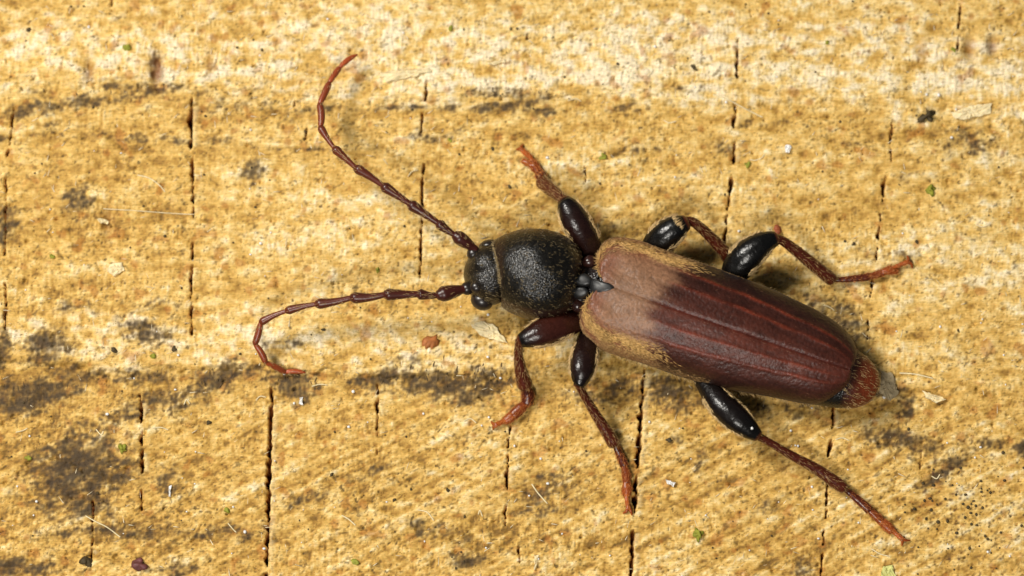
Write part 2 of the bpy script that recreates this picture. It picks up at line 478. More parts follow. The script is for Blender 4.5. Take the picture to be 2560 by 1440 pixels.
for pl in CRACKS:
    xs = [p[0] for p in pl]; ys = [p[1] for p in pl]
    ix = np.where((gx > min(xs) - 50) & (gx < max(xs) + 50))[0]; iy = np.where((gy > min(ys) - 30) & (gy < max(ys) + 30))[0]
    if len(ix) == 0 or len(iy) == 0: continue
    sl = (slice(iy[0], iy[-1] + 1), slice(ix[0], ix[-1] + 1))
    Y = PY[sl]; order = np.argsort(ys)
    cx = np.interp(Y, np.array(ys)[order], np.array(xs)[order]) + jag[sl] * 0.30
    w = np.interp(Y, np.array(ys)[order], np.array([p[2] for p in pl])[order])
    endf = sstep(min(ys) - 5, min(ys) + 14, Y) * sstep(max(ys) + 5, max(ys) - 14, Y)
    w = w * endf * (0.57 + 0.12 * jagw[sl]) * sstep(-2.3, -1.7, jagw[sl])
    d = np.abs(PX[sl] - cx)
    dl = cx - PX[sl] - 1.6 * jagw[sl]                     # ragged on one side, clean on the other
    d = np.where(PX[sl] < cx, np.maximum(dl, 0), PX[sl] - cx)
    k = sstep(w / 2 + 1.3, w / 2 - 1.3, d) * (w > 1.0)
    depth[sl] = np.maximum(depth[sl], k * np.clip(18 + 8 * w, 0, 95))
    lip[sl] = np.maximum(lip[sl], np.exp(-(((PX[sl] - cx - w / 2 - 7) / 7) ** 2)) * endf * (w > 4))
H += 2.5 * lip
H -= depth
inside = sstep(4, 30, depth)
TC = blend(TC, (158, 84, 28), inside * 0.95)                # resin-brown wood inside the splits
TC = blend(TC, (246, 222, 168), lip * 0.45 * (1 - inside))  # lit right-hand lip of each split, painted into the tint
TC = np.clip(TC * (1 + 0.04 * tiny[..., None]), 0.004, 0.9)

Z = H / 1000.0
Z -= np.median(Z)


def ground(x, y):
    """height of the wood at world x, y"""
    j = int(round((x * 1000 + 1280 - X0) / PITCH)); i = int(round((720 - y * 1000 - Y0) / PITCH))
    i = min(max(i, 2), NY - 3); j = min(max(j, 2), NX - 3)
    s = Z[i - 1:i + 2, j - 1:j + 2]
    return float(np.percentile(s, 70)) if depth[i, j] < 8 else float(np.percentile(Z[i - 2:i + 3, max(j - 5, 0):j + 6], 90))


def G(px, py, dz=0.0):
    p = P(px, py, 0.0); p = P(px, py, ground(p.x, p.y) + dz)
    return p


V = np.stack([(PX - 1280) / 1000, (720 - PY) / 1000, Z], -1)
V[0, :, 2] = V[-1, :, 2] = -0.9
V[:, 0, 2] = V[:, -1, 2] = -0.9
ids = np.arange(NX * NY).reshape(NY, NX)
F = np.stack([ids[1:, :-1], ids[1:, 1:], ids[:-1, 1:], ids[:-1, :-1]], -1).reshape(-1, 4)
me = fast_mesh('wood_surface', V.reshape(-1, 3), F)
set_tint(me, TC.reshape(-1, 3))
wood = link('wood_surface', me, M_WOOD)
tag(wood, 'weathered golden end-grain wood with dark splits and mould stains under the beetle', 'wood', kind='structure')


# ---------------------------------------------------------------- hair builder
def hair_mesh(name, roots, dirs, lens, rad, mat, parent=None, bend=None, cols=None, segs=2):
    """thin tapering three-sided hairs; bend is a vector added towards the tip"""
    R = np.asarray(roots, float); D = np.asarray(dirs, float); L = np.asarray(lens, float)
    n = len(R)
    D = D / np.maximum(np.linalg.norm(D, axis=1, keepdims=True), 1e-9)
    up = np.tile([0.13, 0.21, 0.97], (n, 1))
    A = np.cross(D, up); A /= np.maximum(np.linalg.norm(A, axis=1, keepdims=True), 1e-9)
    B = np.cross(D, A)
    rad = np.broadcast_to(np.asarray(rad, float), (n,))
    vs = []
    for k in range(segs + 1):
        t = k / segs
        c = R + D * (L * t)[:, None]
        if bend is not None: c = c + np.asarray(bend) * (L * t * t)[:, None]
        if k == segs:
            vs.append(c[:, None, :])
        else:
            r = rad * (1 - 0.45 * t)
            ring = [c + (A * math.cos(a) + B * math.sin(a)) * r[:, None] for a in (0.5, 2.594, 4.689)]
            vs.append(np.stack(ring, 1))
    Vh = np.concatenate(vs, 1); m = Vh.shape[1]
    fs = []
    for k in range(segs):
        for a in range(3):
            b = (a + 1) % 3
            if k < segs - 1:
                fs += [(3 * k + a, 3 * k + b, 3 * k + 3 + b), (3 * k + a, 3 * k + 3 + b, 3 * k + 3 + a)]
            else:
                fs.append((3 * k + a, 3 * k + b, 3 * segs))
    Fh = (np.array(fs)[None] + (np.arange(n) * m)[:, None, None]).reshape(-1, 3)
    me = fast_mesh(name, Vh.reshape(-1, 3), Fh)
    if cols is not None: set_tint(me, np.repeat(np.asarray(cols), m, 0))
    o = link(name, me, mat, parent)
    o['kind'] = 'stuff'
    return o


# ---------------------------------------------------------------- tube builder for legs and feelers
def catmull(pts, per):
    pts = [np.asarray(p, float) for p in pts]
    q = [2 * pts[0] - pts[1]] + pts + [2 * pts[-1] - pts[-2]]
    out = []
    for i in range(1, len(q) - 2):
        for k in range(per):
            t = k / per
            a, b, c, d = q[i - 1], q[i], q[i + 1], q[i + 2]
            out.append(0.5 * (2 * b + (c - a) * t + (2 * a - 5 * b + 4 * c - d) * t * t + (3 * b - a - 3 * c + d) * t ** 3))
    out.append(pts[-1])
    return np.array(out)


def tube_arrays(pts4, per=5, sides=14, flat=1.0):
    """pts4: rows x, y, z, radius. closed tapering tube with rounded ends"""
    C = catmull(pts4, per)
    c = C[:, :3]; r = np.maximum(C[:, 3], 0.0008)
    t = np.gradient(c, axis=0); t /= np.linalg.norm(t, axis=1, keepdims=True)
    # round caps
    def cap(ci, ti, ri, sgn):
        return [(ci + sgn * ti * ri * math.sin(a) * 0.6, ri * math.cos(a)) for a in (0.5, 1.0, 1.35)]
    rows = [(p, q) for p, q in reversed(cap(c[0], t[0], r[0], -1))] + list(zip(c, r)) + cap(c[-1], t[-1], r[-1], 1)
    tt = np.concatenate([np.tile(t[0], (3, 1)), t, np.tile(t[-1], (3, 1))])
    V = []
    for (p, q), d in zip(rows, tt):
        a = np.cross(d, [0, 0, 1.0])
        if np.linalg.norm(a) < 1e-3: a = np.array([1.0, 0, 0])
        a /= np.linalg.norm(a); b = np.cross(a, d)
        for k in range(sides):
            th = 2 * math.pi * k / sides
            V.append(p + a * q * math.cos(th) + b * q * flat * math.sin(th))
    n = len(rows)
    F = []
    for i in range(n - 1):
        for k in range(sides):
            k2 = (k + 1) % sides
            F.append((i * sides + k, (i + 1) * sides + k, (i + 1) * sides + k2, i * sides + k2))
    V.append(np.mean(V[:sides], 0)); V.append(np.mean(V[(n - 1) * sides:n * sides], 0))
    a, b = len(V) - 2, len(V) - 1
    for k in range(sides):
        k2 = (k + 1) % sides
        F.append((a, k, k2)); F.append((b, (n - 1) * sides + k2, (n - 1) * sides + k))
    s = np.repeat(np.linspace(0, 1, n), sides)
    s = np.concatenate([s, [0, 1]])
    return np.array(V), F, s


def tube(name, pts4, mat, parent, colfn, per=5, sides=14, flat=1.0):
    V, F, s = tube_arrays(pts4, per, sides, flat)
    me = mesh(name, V, F)
    set_tint(me, np.array([colfn(x) for x in s]))
    return link(name, me, mat, parent)


def surf_hairs(obs, n, along, lo, hi, lift, rad, name, parent, keep=None, mat=None, spread=0.25, seed=0):
    """hairs scattered over the meshes obs, laid along direction fields"""
    r = np.random.default_rng(seed)
    Pn, Nn = [], []
    for o in obs:
        me = o.data
        me.calc_loop_triangles()
        tri = np.array([t.vertices[:] for t in me.loop_triangles])
        co = np.array([v.co[:] for v in me.vertices])
        a, b, c = co[tri[:, 0]], co[tri[:, 1]], co[tri[:, 2]]
        nn = np.cross(b - a, c - a); ar = np.linalg.norm(nn, axis=1); nn /= np.maximum(ar, 1e-12)[:, None]
        pick = r.choice(len(tri), n // len(obs), p=ar / ar.sum())
        u, v = r.random(len(pick)), r.random(len(pick)); f = u + v > 1; u[f] = 1 - u[f]; v[f] = 1 - v[f]
        Pn.append(a[pick] + (b - a)[pick] * u[:, None] + (c - a)[pick] * v[:, None]); Nn.append(nn[pick])
    Pn = np.concatenate(Pn); Nn = np.concatenate(Nn)
    k = Nn[:, 2] > -0.35
    if keep is not None: k &= keep(Pn, Nn)
    Pn, Nn = Pn[k], Nn[k]
    A = along(Pn) if callable(along) else np.tile(np.asarray(along, float), (len(Pn), 1))
    A = A / np.linalg.norm(A, axis=1, keepdims=True)
    T = A - Nn * (A * Nn).sum(1, keepdims=True)
    T /= np.maximum(np.linalg.norm(T, axis=1, keepdims=True), 1e-6)
    D = T + Nn * lift + r.normal(size=T.shape) * spread
    L = r.uniform(lo, hi, len(Pn))
    return hair_mesh(name, Pn - Nn * 0.001, D, L, rad, mat or M_HAIR, parent, bend=-Nn * lift * 0.5)


# ---------------------------------------------------------------- the beetle
base = P(1720, 800, 0.0)
beetle = bpy.data.objects.new('longhorn_beetle', None)
COL.objects.link(beetle)
beetle.location = (base.x, base.y, 0.0)
tag(beetle, 'dark red-brown longhorn beetle with black head and thorax standing on the wood', 'beetle')

# ---- body: head, thorax and abdomen in one lofted surface
#            px,   py,  half width, crown z, belly z (thousandths)
BODY = [(1160, 691, 14, 92, 66), (1166, 690, 34, 116, 46), (1176, 688, 50, 134, 38), (1190, 688, 63, 150, 34), (1207, 688, 74, 158, 34),
        (1226, 683, 77, 161, 38), (1239, 677, 73, 159, 44), (1245, 675, 70, 157, 46),
        (1247, 674, 76, 166, 42), (1252, 673, 84, 176, 38), (1262, 673, 92, 187, 34), (1282, 675, 102, 202, 30), (1310, 680, 110, 216, 28),
        (1340, 685, 113.5, 222, 28), (1370, 691, 112, 221, 30), (1396, 698, 105, 214, 34), (1416, 704, 94, 202, 38), (1430, 708, 82, 190, 42),
        (1438, 710, 74, 180, 46), (1442, 711, 64, 160, 52), (1448, 713, 58, 140, 54), (1462, 715, 64, 138, 50), (1480, 719, 76, 146, 44),
        (1500, 725, 100, 150, 36), (1530, 735, 116, 152, 30), (1600, 760, 126, 156, 26), (1750, 812, 126, 156, 26), (1900, 865, 116, 150, 28),
        (2020, 907, 98, 142, 32), (2080, 928, 86, 136, 36), (2120, 942, 78, 128, 38), (2150, 952, 68, 118, 42), (2172, 957, 56, 107, 46),
        (2188, 961, 40, 96, 50), (2196, 963, 24, 88, 56), (2199, 964, 10, 80, 62)]
NS = 64
spine = np.array([P(a, b, 0.11)[:2] for a, b, *_ in BODY])
T = np.gradient(spine, axis=0)
for _ in range(3):
    T[1:-1] = (T[:-2] + 2 * T[1:-1] + T[2:]) / 4
T /= np.linalg.norm(T, axis=1, keepdims=True)
perp = np.stack([-T[:, 1], T[:, 0]], 1)
bn = np.random.default_rng(3)
Vb, Cb = [], []
for i, (a, b, hw, zt, zb) in enumerate(BODY):
    hw, zt, zb = hw / 1000, zt / 1000, zb / 1000
    zm = zb + (zt - zb) * 0.42
    for k in range(NS):
        th = 2 * math.pi * k / NS
        cx, sx = math.cos(th), math.sin(th)
        ex = math.copysign(abs(cx) ** 0.92, cx) * hw
        z = zm + (zt - zm) * max(sx, 0) ** 0.88 if sx >= 0 else zm - (zm - zb) * abs(sx) ** 0.8
        x, y = spine[i] + perp[i] * ex
        if 1255 < a < 1435 and sx > 0:                    # two shallow dimples and the midline scar of the thorax
            u = ex * 1000
            z -= 0.006 * math.exp(-((a - 1385) / 26) ** 2 - ((abs(u) - 38) / 22) ** 2)
            z -= 0.005 * math.exp(-((a - 1290) / 22) ** 2 - ((u - 8) / 16) ** 2)
            z += 0.004 * math.exp(-((a - 1375) / 34) ** 2 - ((u + 2) / 7) ** 2)
        if a < 1240 and sx > 0:                           # groove between the feelers
            z -= 0.012 * math.exp(-((ex * 1000) / 14) ** 2) * math.exp(-((a - 1195) / 30) ** 2)
        Vb.append((x, y, z))
        blk = lin((17, 15, 12))
        if a > 2105:
            t = min(1, max(0, (a - 2128) / 40))
            edge = np.array(lin((112, 48, 22))); c = blk * (1 - t) + edge * t
            if sx > 0 and ex > 0.0 and a < 2150: c = c * 0.7 + blk * 0.3
        elif a < 1246: c = lin((24, 20, 15))
        elif 1246 <= a < 1258: c = lin((34, 20, 14))
        elif 1440 < a < 1500: c = lin((30, 20, 17))
        else:
            c = blk
            if abs(ex) > 0.85 * hw and a < 1440: c = lin((44, 27, 20))
        Cb.append(c)
Fb = [(i * NS + k, i * NS + (k + 1) % NS, (i + 1) * NS + (k + 1) % NS, (i + 1) * NS + k) for i in range(len(BODY) - 1) for k in range(NS)]
Vb.append(np.mean(Vb[:NS], 0)); Vb.append(np.mean(Vb[(len(BODY) - 1) * NS:len(BODY) * NS], 0)); Cb += [Cb[0], Cb[-1]]
Fb += [(len(Vb) - 2, (k + 1) % NS, k) for k in range(NS)] + [(len(Vb) - 1, (len(BODY) - 1) * NS + k, (len(BODY) - 1) * NS + (k + 1) % NS) for k in range(NS)]
Fb = [f[::-1] for f in Fb]
me = mesh('body', Vb, Fb)
import bmesh
bm = bmesh.new(); bm.from_mesh(me); bmesh.ops.recalc_face_normals(bm, faces=bm.faces); bm.to_mesh(me); bm.free()
set_tint(me, Cb)
body = link('body', me, M_BODY, beetle)
sub = body.modifiers.new('smooth', 'SUBSURF'); sub.levels = 1; sub.render_levels = 2
tag(body, 'black granular head and thorax running into a rusty red abdomen tip')

AX = P(2118, 920, 0.15) - P(1528, 712, 0.15); AX.z = 0; AX.normalize(); AXn = np.array(AX)
PERP = np.array([-AXn[1], AXn[0], 0])


# ---- eyes: each side divided into two lobes
def blob(name, c, r, mat, parent, rot=0.0, nz=12, seed=None, amp=0.0):
    rr = np.random.default_rng(seed if seed is not None else 0)
    Vv, Ff = [], []
    m = 18
    for i in range(nz + 1):
        ph = math.pi * i / nz
        for k in range(m):
            th = 2 * math.pi * k / m
            Vv.append([math.sin(ph) * math.cos(th), math.sin(ph) * math.sin(th), math.cos(ph)])
    Vv = np.array(Vv)
    if amp:
        d = np.ones(len(Vv))
        for _ in range(9):
            q = rr.normal(size=3) * 2.4; d += amp / 3 * np.sin(Vv @ q + rr.uniform(0, 6.3))
        Vv = Vv * d[:, None]
    Vv = Vv * np.array(r)
    ca, sa = math.cos(rot), math.sin(rot)
    Vv = np.stack([Vv[:, 0] * ca - Vv[:, 1] * sa, Vv[:, 0] * sa + Vv[:, 1] * ca, Vv[:, 2]], 1) + np.array(c)
    for i in range(nz):
        for k in range(m):
            Ff.append((i * m + k, (i + 1) * m + k, (i + 1) * m + (k + 1) % m, i * m + (k + 1) % m))
    return link(name, mesh(name, Vv, Ff), mat, parent)


blob('eye', P(1222, 616, 0.098), (0.027, 0.017, 0.028), M_EYE, beetle, 0.25)
blob('eye', P(1205, 752, 0.090), (0.029, 0.024, 0.026), M_EYE, beetle, -0.35)
blob('eye', P(1192, 717, 0.130), (0.017, 0.016, 0.014), M_EYE, beetle, 0.2)
blob('eye', P(1197, 648, 0.132), (0.014, 0.012, 0.012), M_EYE, beetle, 0.2)
blob('antenna_socket', P(1168, 721, 0.108), (0.017, 0.017, 0.016), M_EYE, beetle)
blob('antenna_socket', P(1184, 634, 0.112), (0.017, 0.018, 0.016), M_EYE, beetle)

# ---- scutellum and the shiny plates between thorax and wing cases
sc_px = [(1474, 694, 168), (1484, 694, 176), (1498, 699, 182), (1514, 702, 187), (1530, 707, 190), (1540, 715, 191), (1538, 724, 190), (1526, 731, 188), (1508, 735, 184), (1492, 738, 178), (1478, 736, 172), (1472, 716, 172)]


def plate(name, pts, mat, parent, thick=0.012, dome=0.006, sub=2):
    bm = bmesh.new()
    top = [bm.verts.new(P(a, b, z / 1000)) for a, b, z in pts]
    bot = [bm.verts.new(v.co - Vector((0, 0, thick))) for v in top]
    c = bm.verts.new(sum((v.co for v in top), Vector()) / len(top) + Vector((0, 0, dome)))
    n = len(top)
    for i in range(n):
        j = (i + 1) % n
        bm.faces.new((top[i], top[j], c)); bm.faces.new((bot[i], bot[j], top[j], top[i]))
    bm.faces.new(bot[::-1])
    bmesh.ops.recalc_face_normals(bm, faces=bm.faces)
    me = bpy.data.meshes.new(name); bm.to_mesh(me); bm.free()
    o = link(name, me, mat, parent)
    if sub:
        s = o.modifiers.new('smooth', 'SUBSURF'); s.levels = 1; s.render_levels = sub
    return o


plate('scutellum', sc_px, M_SCUT, beetle, 0.03, 0.003)
plate('thorax_plate', [(1428, 698, 162), (1440, 684, 164), (1460, 678, 166), (1480, 688, 170), (1486, 706, 172), (1472, 717, 170), (1454, 716, 166), (1436, 712, 162)], M_SCUT, beetle, 0.03, 0.002)
plate('thorax_plate', [(1426, 726, 158), (1438, 714, 163), (1456, 713, 167), (1472, 720, 170), (1476, 734, 166), (1462, 746, 160), (1444, 748, 156), (1430, 740, 154)], M_SCUT, beetle, 0.03, 0.002)
hinge_m = mat_plain('hinge_cuticle', (0.030, 0.010, 0.007), 0.25, 0.5)
blob('wing_hinge', P(1474, 654, 0.124), (0.020, 0.016, 0.016), hinge_m, beetle, 0.2)
blob('wing_hinge', P(1444, 762, 0.116), (0.018, 0.020, 0.016), hinge_m, beetle, 0.2)
plate('wing_root', [(1484, 700, 152), (1494, 672, 146), (1502, 668, 146), (1502, 700, 152)], M_SCUT, beetle, 0.015, 0.003)
plate('wing_root', [(1464, 762, 140), (1482, 738, 152), (1494, 736, 154), (1474, 764, 142)], M_SCUT, beetle, 0.015, 0.003)

# ---- wing cases
LOWER = [(1490, 737), (1466, 757), (1452, 782), (1449, 808), (1458, 833), (1480, 858), (1510, 876), (1560, 893), (1620, 912), (1700, 940), (1800, 969),
         (1920, 990), (2020, 1009), (2068, 1006), (2106, 984), (2125, 957), (2127, 930)]
UPPER = [(1510, 706), (1496, 684), (1491, 656), (1498, 628), (1514, 606), (1535, 596), (1562, 596), (1600, 604), (1640, 618), (1700, 641), (1800, 676),
         (1920, 721), (2000, 757), (2040, 776), (2087, 805), (2120, 835), (2138, 862), (2142, 890), (2130, 921)]
SUT = [(1508, 709), (2124, 925)]


def resample(pl, n):
    pl = np.array(pl, float)
    C = catmull(np.concatenate([pl, np.zeros((len(pl), 1))], 1), 8)[:, :2]
    d = np.concatenate([[0], np.cumsum(np.linalg.norm(np.diff(C, axis=0), axis=1))])
    q = np.linspace(0, d[-1], n)
    return np.stack([np.interp(q, d, C[:, 0]), np.interp(q, d, C[:, 1])], 1)


def elytron(outline, side):
    NU, NV = 150, 46
    E = resample(outline, NU)
    E = np.array(E)
    ax2 = np.array([SUT[1][0] - SUT[0][0], SUT[1][1] - SUT[0][1]], float); Ls = np.linalg.norm(ax2); ax2 /= Ls
    rel = ((E - np.array(SUT[0])) @ ax2) / Ls
    # each rib starts on the seam; at the shoulder and the tip ribs fan out
    q = np.linspace(0, 1, NU)
    su = np.clip(rel, 0, 1)
    su = np.maximum.accumulate(su)
    su = 0.12 * q + 0.88 * su
    V = np.zeros((NU, NV, 3)); C = np.zeros((NU, NV, 3))
    info = np.zeros((NU, NV, 2))
    nz = np.random.default_rng(5 if side < 0 else 6)
    ph = nz.uniform(0, 6.28, 12)
    for i in range(NU):
        s = su[i]
        zt = 0.176 + 0.020 * math.sin(math.pi * min(1, s * 1.15 + 0.12)) - 0.030 * max(0, (s - 0.72) / 0.28) ** 2
        ze = 0.088 - 0.004 * s + 0.035 * max(0, 1 - q[i] / 0.10) ** 1.2 + 0.012 * max(0, (q[i] - 0.9) / 0.1)
        sp = P(SUT[0][0] + ax2[0] * Ls * s, SUT[0][1] + ax2[1] * Ls * s, zt)
        ep = P(E[i][0], E[i][1], ze)
        for j in range(NV):
            v = j / (NV - 1)
            th = v * math.pi / 2
            hx = math.sin(th) ** 1.0
            hz = 1 - math.cos(th) ** 0.80
            x = sp.x + (ep.x - sp.x) * hx; y = sp.y + (ep.y - sp.y) * hx
            z = zt + (ze - zt) * hz
            # ribs, seam groove, shoulder hump
            rib = 0
            for c0, a0 in ((0.34, 0.9), (0.62, 1.0)):
                rib += a0 * math.exp(-((hx - (c0 + (0.08 if side > 0 else 0)) * (0.92 + 0.08 * math.cos(s * 3)) + 0.008 * math.sin(19 * s + ph[10]) + 0.005 * math.sin(47 * s + ph[11])) / 0.028) ** 2)
            fade = max(0, min(1, (s - 0.10) / 0.2)) * max(0, min(1, (1.0 - s) / 0.1))
            z += 0.0026 * rib * fade
            z -= 0.0045 * math.exp(-(hx / 0.03) ** 2)
            z += 0.007 * math.exp(-((s - 0.05) / 0.06) ** 2 - ((hx - 0.62) / 0.18) ** 2) - 0.005 * math.exp(-((s - 0.06) / 0.05) ** 2 - ((hx - 0.3) / 0.12) ** 2)
            z += 0.0012 * math.sin(9 * hx + ph[0]) * math.sin(14 * s + ph[1])
            V[i, j] = (x, y, z)
            info[i, j] = (s, hx)
            # pigment, plus shade on the far wing case put into the colour
            n1 = math.sin(23 * s + 7 * hx + ph[2]) * math.sin(9 * s - 13 * hx + ph[3])
            n2 = math.sin(61 * s + ph[4]) * math.sin(17 * hx + 20 * s + ph[5])
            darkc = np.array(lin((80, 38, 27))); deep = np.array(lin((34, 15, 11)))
            if side > 0: darkc = darkc * 0.75; deep = np.array(lin((15, 10, 9)))  # far case darkened, flank near black: its shaded side painted in
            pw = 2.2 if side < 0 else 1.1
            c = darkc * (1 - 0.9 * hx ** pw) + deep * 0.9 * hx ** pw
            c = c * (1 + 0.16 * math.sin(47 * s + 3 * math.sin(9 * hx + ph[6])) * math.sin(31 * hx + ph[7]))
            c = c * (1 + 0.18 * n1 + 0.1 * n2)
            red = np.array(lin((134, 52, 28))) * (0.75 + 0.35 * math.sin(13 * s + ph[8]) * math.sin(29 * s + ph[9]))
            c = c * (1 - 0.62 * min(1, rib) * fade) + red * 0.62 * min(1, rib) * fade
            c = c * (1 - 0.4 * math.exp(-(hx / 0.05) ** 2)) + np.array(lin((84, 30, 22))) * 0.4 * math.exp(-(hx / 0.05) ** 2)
            edge = 0.185 + 0.085 * hx + 0.012 * n2 + 0.02 * n1 + (0.02 if side > 0 else 0)
            f = 1 / (1 + math.exp((s - edge - 0.02 * math.sin(40 * hx + ph[3]) * math.sin(23 * hx + ph[5])) / 0.017))
            fawn = np.array(lin((134, 100, 76))) * (1 + 0.12 * n1)
            orange = np.array(lin((146, 88, 50)))
            fawn = fawn * (1 - 0.55 * hx ** 2) + orange * 0.55 * hx ** 2
            c = c * (1 - f) + fawn * f
            sh = math.exp(-(s / 0.035) ** 2) * (0.35 + 0.65 * math.exp(-((hx - 0.45) / 0.4) ** 2))
            c = c * (1 - 0.55 * sh) + np.array(lin((104, 40, 25))) * 0.55 * sh
            pt = math.exp(-((s - 0.10) / 0.045) ** 2 - ((hx - 0.78) / 0.13) ** 2) * 0.6
            c = c * (1 - pt) + np.array(lin((122, 58, 32))) * pt
            tipr = max(0, (s - 0.9) / 0.1) * 0.25
            c = c * (1 - tipr) + np.array(lin((74, 30, 20))) * tipr
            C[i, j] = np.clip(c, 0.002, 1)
    # rolled-under rim gives the plate its thickness
    rim = V[:, -1].copy()
    inward = V[:, -2] - V[:, -1]; inward[:, 2] = 0
    inward /= np.maximum(np.linalg.norm(inward, axis=1, keepdims=True), 1e-6)
    rim1 = rim + np.array([0, 0, -0.010]); rim2 = rim1 + inward * 0.014 + np.array([0, 0, -0.004])
    V = np.concatenate([V, rim1[:, None], rim2[:, None]], 1)
    rc = np.array(lin((58, 26, 18)))
    rimc = C[:, -1:] * 0.5 + rc * 0.5
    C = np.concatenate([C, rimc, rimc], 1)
    NV2 = NV + 2
    idx = np.arange(NU * NV2).reshape(NU, NV2)
    F = np.stack([idx[:-1, :-1], idx[1:, :-1], idx[1:, 1:], idx[:-1, 1:]], -1).reshape(-1, 4)
    if side > 0: F = F[:, ::-1]
    me = fast_mesh('elytron', V.reshape(-1, 3), F)
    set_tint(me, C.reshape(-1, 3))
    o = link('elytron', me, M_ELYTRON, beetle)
    Vg = V[:, :NV]
    # hair coat
    r = np.random.default_rng(40 + side)
    du = np.gradient(Vg, axis=0); dv = np.gradient(Vg, axis=1)
    N = np.cross(du, dv); N /= np.maximum(np.linalg.norm(N, axis=2, keepdims=True), 1e-9)
    N[N[..., 2] < 0] *= -1
    area = np.linalg.norm(np.cross(du, dv), axis=2)
    s, hx = info[..., 0], info[..., 1]
    edge = 0.19 + 0.10 * hx + (0.02 if side > 0 else 0)
    g = 1 / (1 + np.exp((s - edge) / 0.018))
    gold = g * (0.30 + 1.8 * np.exp(-((hx - 0.82) / 0.12) ** 2))
    patch = np.sin(31 * s + 5 * hx + side) * np.sin(24 * hx - 12 * s + 2 * side)
    gold = gold * np.clip(0.75 + 0.8 * patch, 0.12, 1.5) * (1 - 0.7 * np.exp(-(s / 0.04) ** 2))
    gold += 0.5 * np.exp(-((hx - 0.985) / 0.02) ** 2) * (s < 0.5)
    dens = area * (gold * 1.0 + 0.20)
    pr = (dens / dens.sum()).ravel()
    n = 12000
    pick = r.choice(pr.size, n, p=pr)
    Pp = Vg.reshape(-1, 3)[pick] + du.reshape(-1, 3)[pick] * r.uniform(-.5, .5, (n, 1)) + dv.reshape(-1, 3)[pick] * r.uniform(-.5, .5, (n, 1))
    Nn = N.reshape(-1, 3)[pick]
    isg = r.random(n) < (gold / (gold + 0.20)).ravel()[pick]
    A = AXn + PERP * side * 0.18 + r.normal(size=(n, 3)) * 0.22
    Tn = A - Nn * (A * Nn).sum(1, keepdims=True)
    D = Tn + Nn * np.where(isg, 0.14, 0.10)[:, None]
    lat = np.exp(-((hx.ravel()[pick] - 0.82) / 0.15) ** 2)
    L = np.where(isg, r.uniform(0.007, 0.011, n) + lat * r.uniform(0.004, 0.013, n), r.uniform(0.006, 0.012, n))
    cols = np.where(isg[:, None], (lin((160, 124, 88)) * (1 - lat)[:, None] + lin((214, 172, 104)) * lat[:, None]) * r.uniform(0.75, 1.2, (n, 1)), lin((124, 84, 64)) * r.uniform(0.5, 1.4, (n, 1)))
    hair_mesh('elytron_hair', Pp - Nn * 0.0006, D, L, np.where(isg, 0.00042 + 0.00042 * lat, 0.00042), M_HAIRT, o, bend=-Nn * 0.12, cols=cols)
    # fringe along the rim
    k = np.where((info[:, -1, 0] < 2))[0]
    kk = r.choice(k, 420)
    Pr = Vg[kk, -1] + r.normal(size=(420, 3)) * 0.0015 + np.array([0, 0, -0.006])
    outw = -inward[kk]
    D = AXn * 0.9 + outw * 0.75 + r.normal(size=(420, 3)) * 0.25
    hair_mesh('rim_hair', Pr, D, r.uniform(0.008, 0.016, 420), 0.0005, M_HAIR, o)
    return o


e1 = elytron(LOWER, -1)
e2 = elytron(UPPER, 1)

# ---- feelers
ant_base = np.array(lin((62, 25, 19))); ant_tip = np.array(lin((160, 74, 38)))


def antenna(joints, radii, zs, seed):
    root = bpy.data.objects.new('antenna', None)
    COL.objects.link(root); root.parent = beetle
    p0 = P(*joints[0], zs[0])
    root.location = p0 - beetle.location
    root.matrix_parent_inverse = Matrix()
    segs, hr, hd, hl = [], [], [], []
    r = np.random.default_rng(seed)
    n = len(joints) - 1
    for i in range(n):
        a = np.array(P(*joints[i], zs[i])); b = np.array(P(*joints[i + 1], zs[i + 1]))
        R = radii[i] / 1000
        d = b - a; Ln = np.linalg.norm(d); d /= Ln
        side = np.cross(d, [0, 0, 1]); side /= np.linalg.norm(side)
        bow = side * r.normal() * 0.0018
        prof = [(0.0, .50), (0.08, .56), (0.3, .66), (0.55, .80), (0.78, .98), (0.92, 1.05), (1.0, .80)]
        if i == 0: prof = [(0, .55), (.15, .62), (.4, .85), (.65, 1.0), (.85, 1.02), (1, .7)]
        if i == n - 1: prof = [(0, .7), (.2, .95), (.5, 1.0), (.75, .8), (.92, .45), (1, .2)]
        if i >= 7 and i < n - 1: prof = [(0, .60), (.15, .85), (.4, 1.0), (.7, 1.05), (.92, .95), (1, .7)]
        pts = [np.append(a + (b - a) * t + bow * math.sin(math.pi * t), R * q) for t, q in prof]
        tmix = (i / (n - 1)) ** 2.2
        col = ant_base * (1 - tmix) + ant_tip * tmix
        segs.append(tube('antenna_segment', pts, M_ANT, root, lambda s, c=col: c * (1.15 - 0.35 * s + 0.35 * (s > .93)), 4, 14))
        m = 46 if i < 6 else 20
        t = r.uniform(0.1, 1, m); th = r.uniform(0, 2 * math.pi, m)
        up = np.cross(side, d)
        nn = side[None] * np.cos(th)[:, None] + up[None] * np.sin(th)[:, None]
        rad = R * np.interp(t, [q[0] for q in prof], [q[1] for q in prof])
        hr.append(a + (b - a) * t[:, None] + nn * rad[:, None] * 0.95)
        hd.append(d * 0.9 + nn * r.uniform(0.25, 0.8, (m, 1)))
        hl.append(r.uniform(0.007, 0.020 if i < 6 else 0.011, m))
    hair_mesh('antenna_hair', np.concatenate(hr), np.concatenate(hd), np.concatenate(hl), 0.0005, M_HAIR, root)
    return root


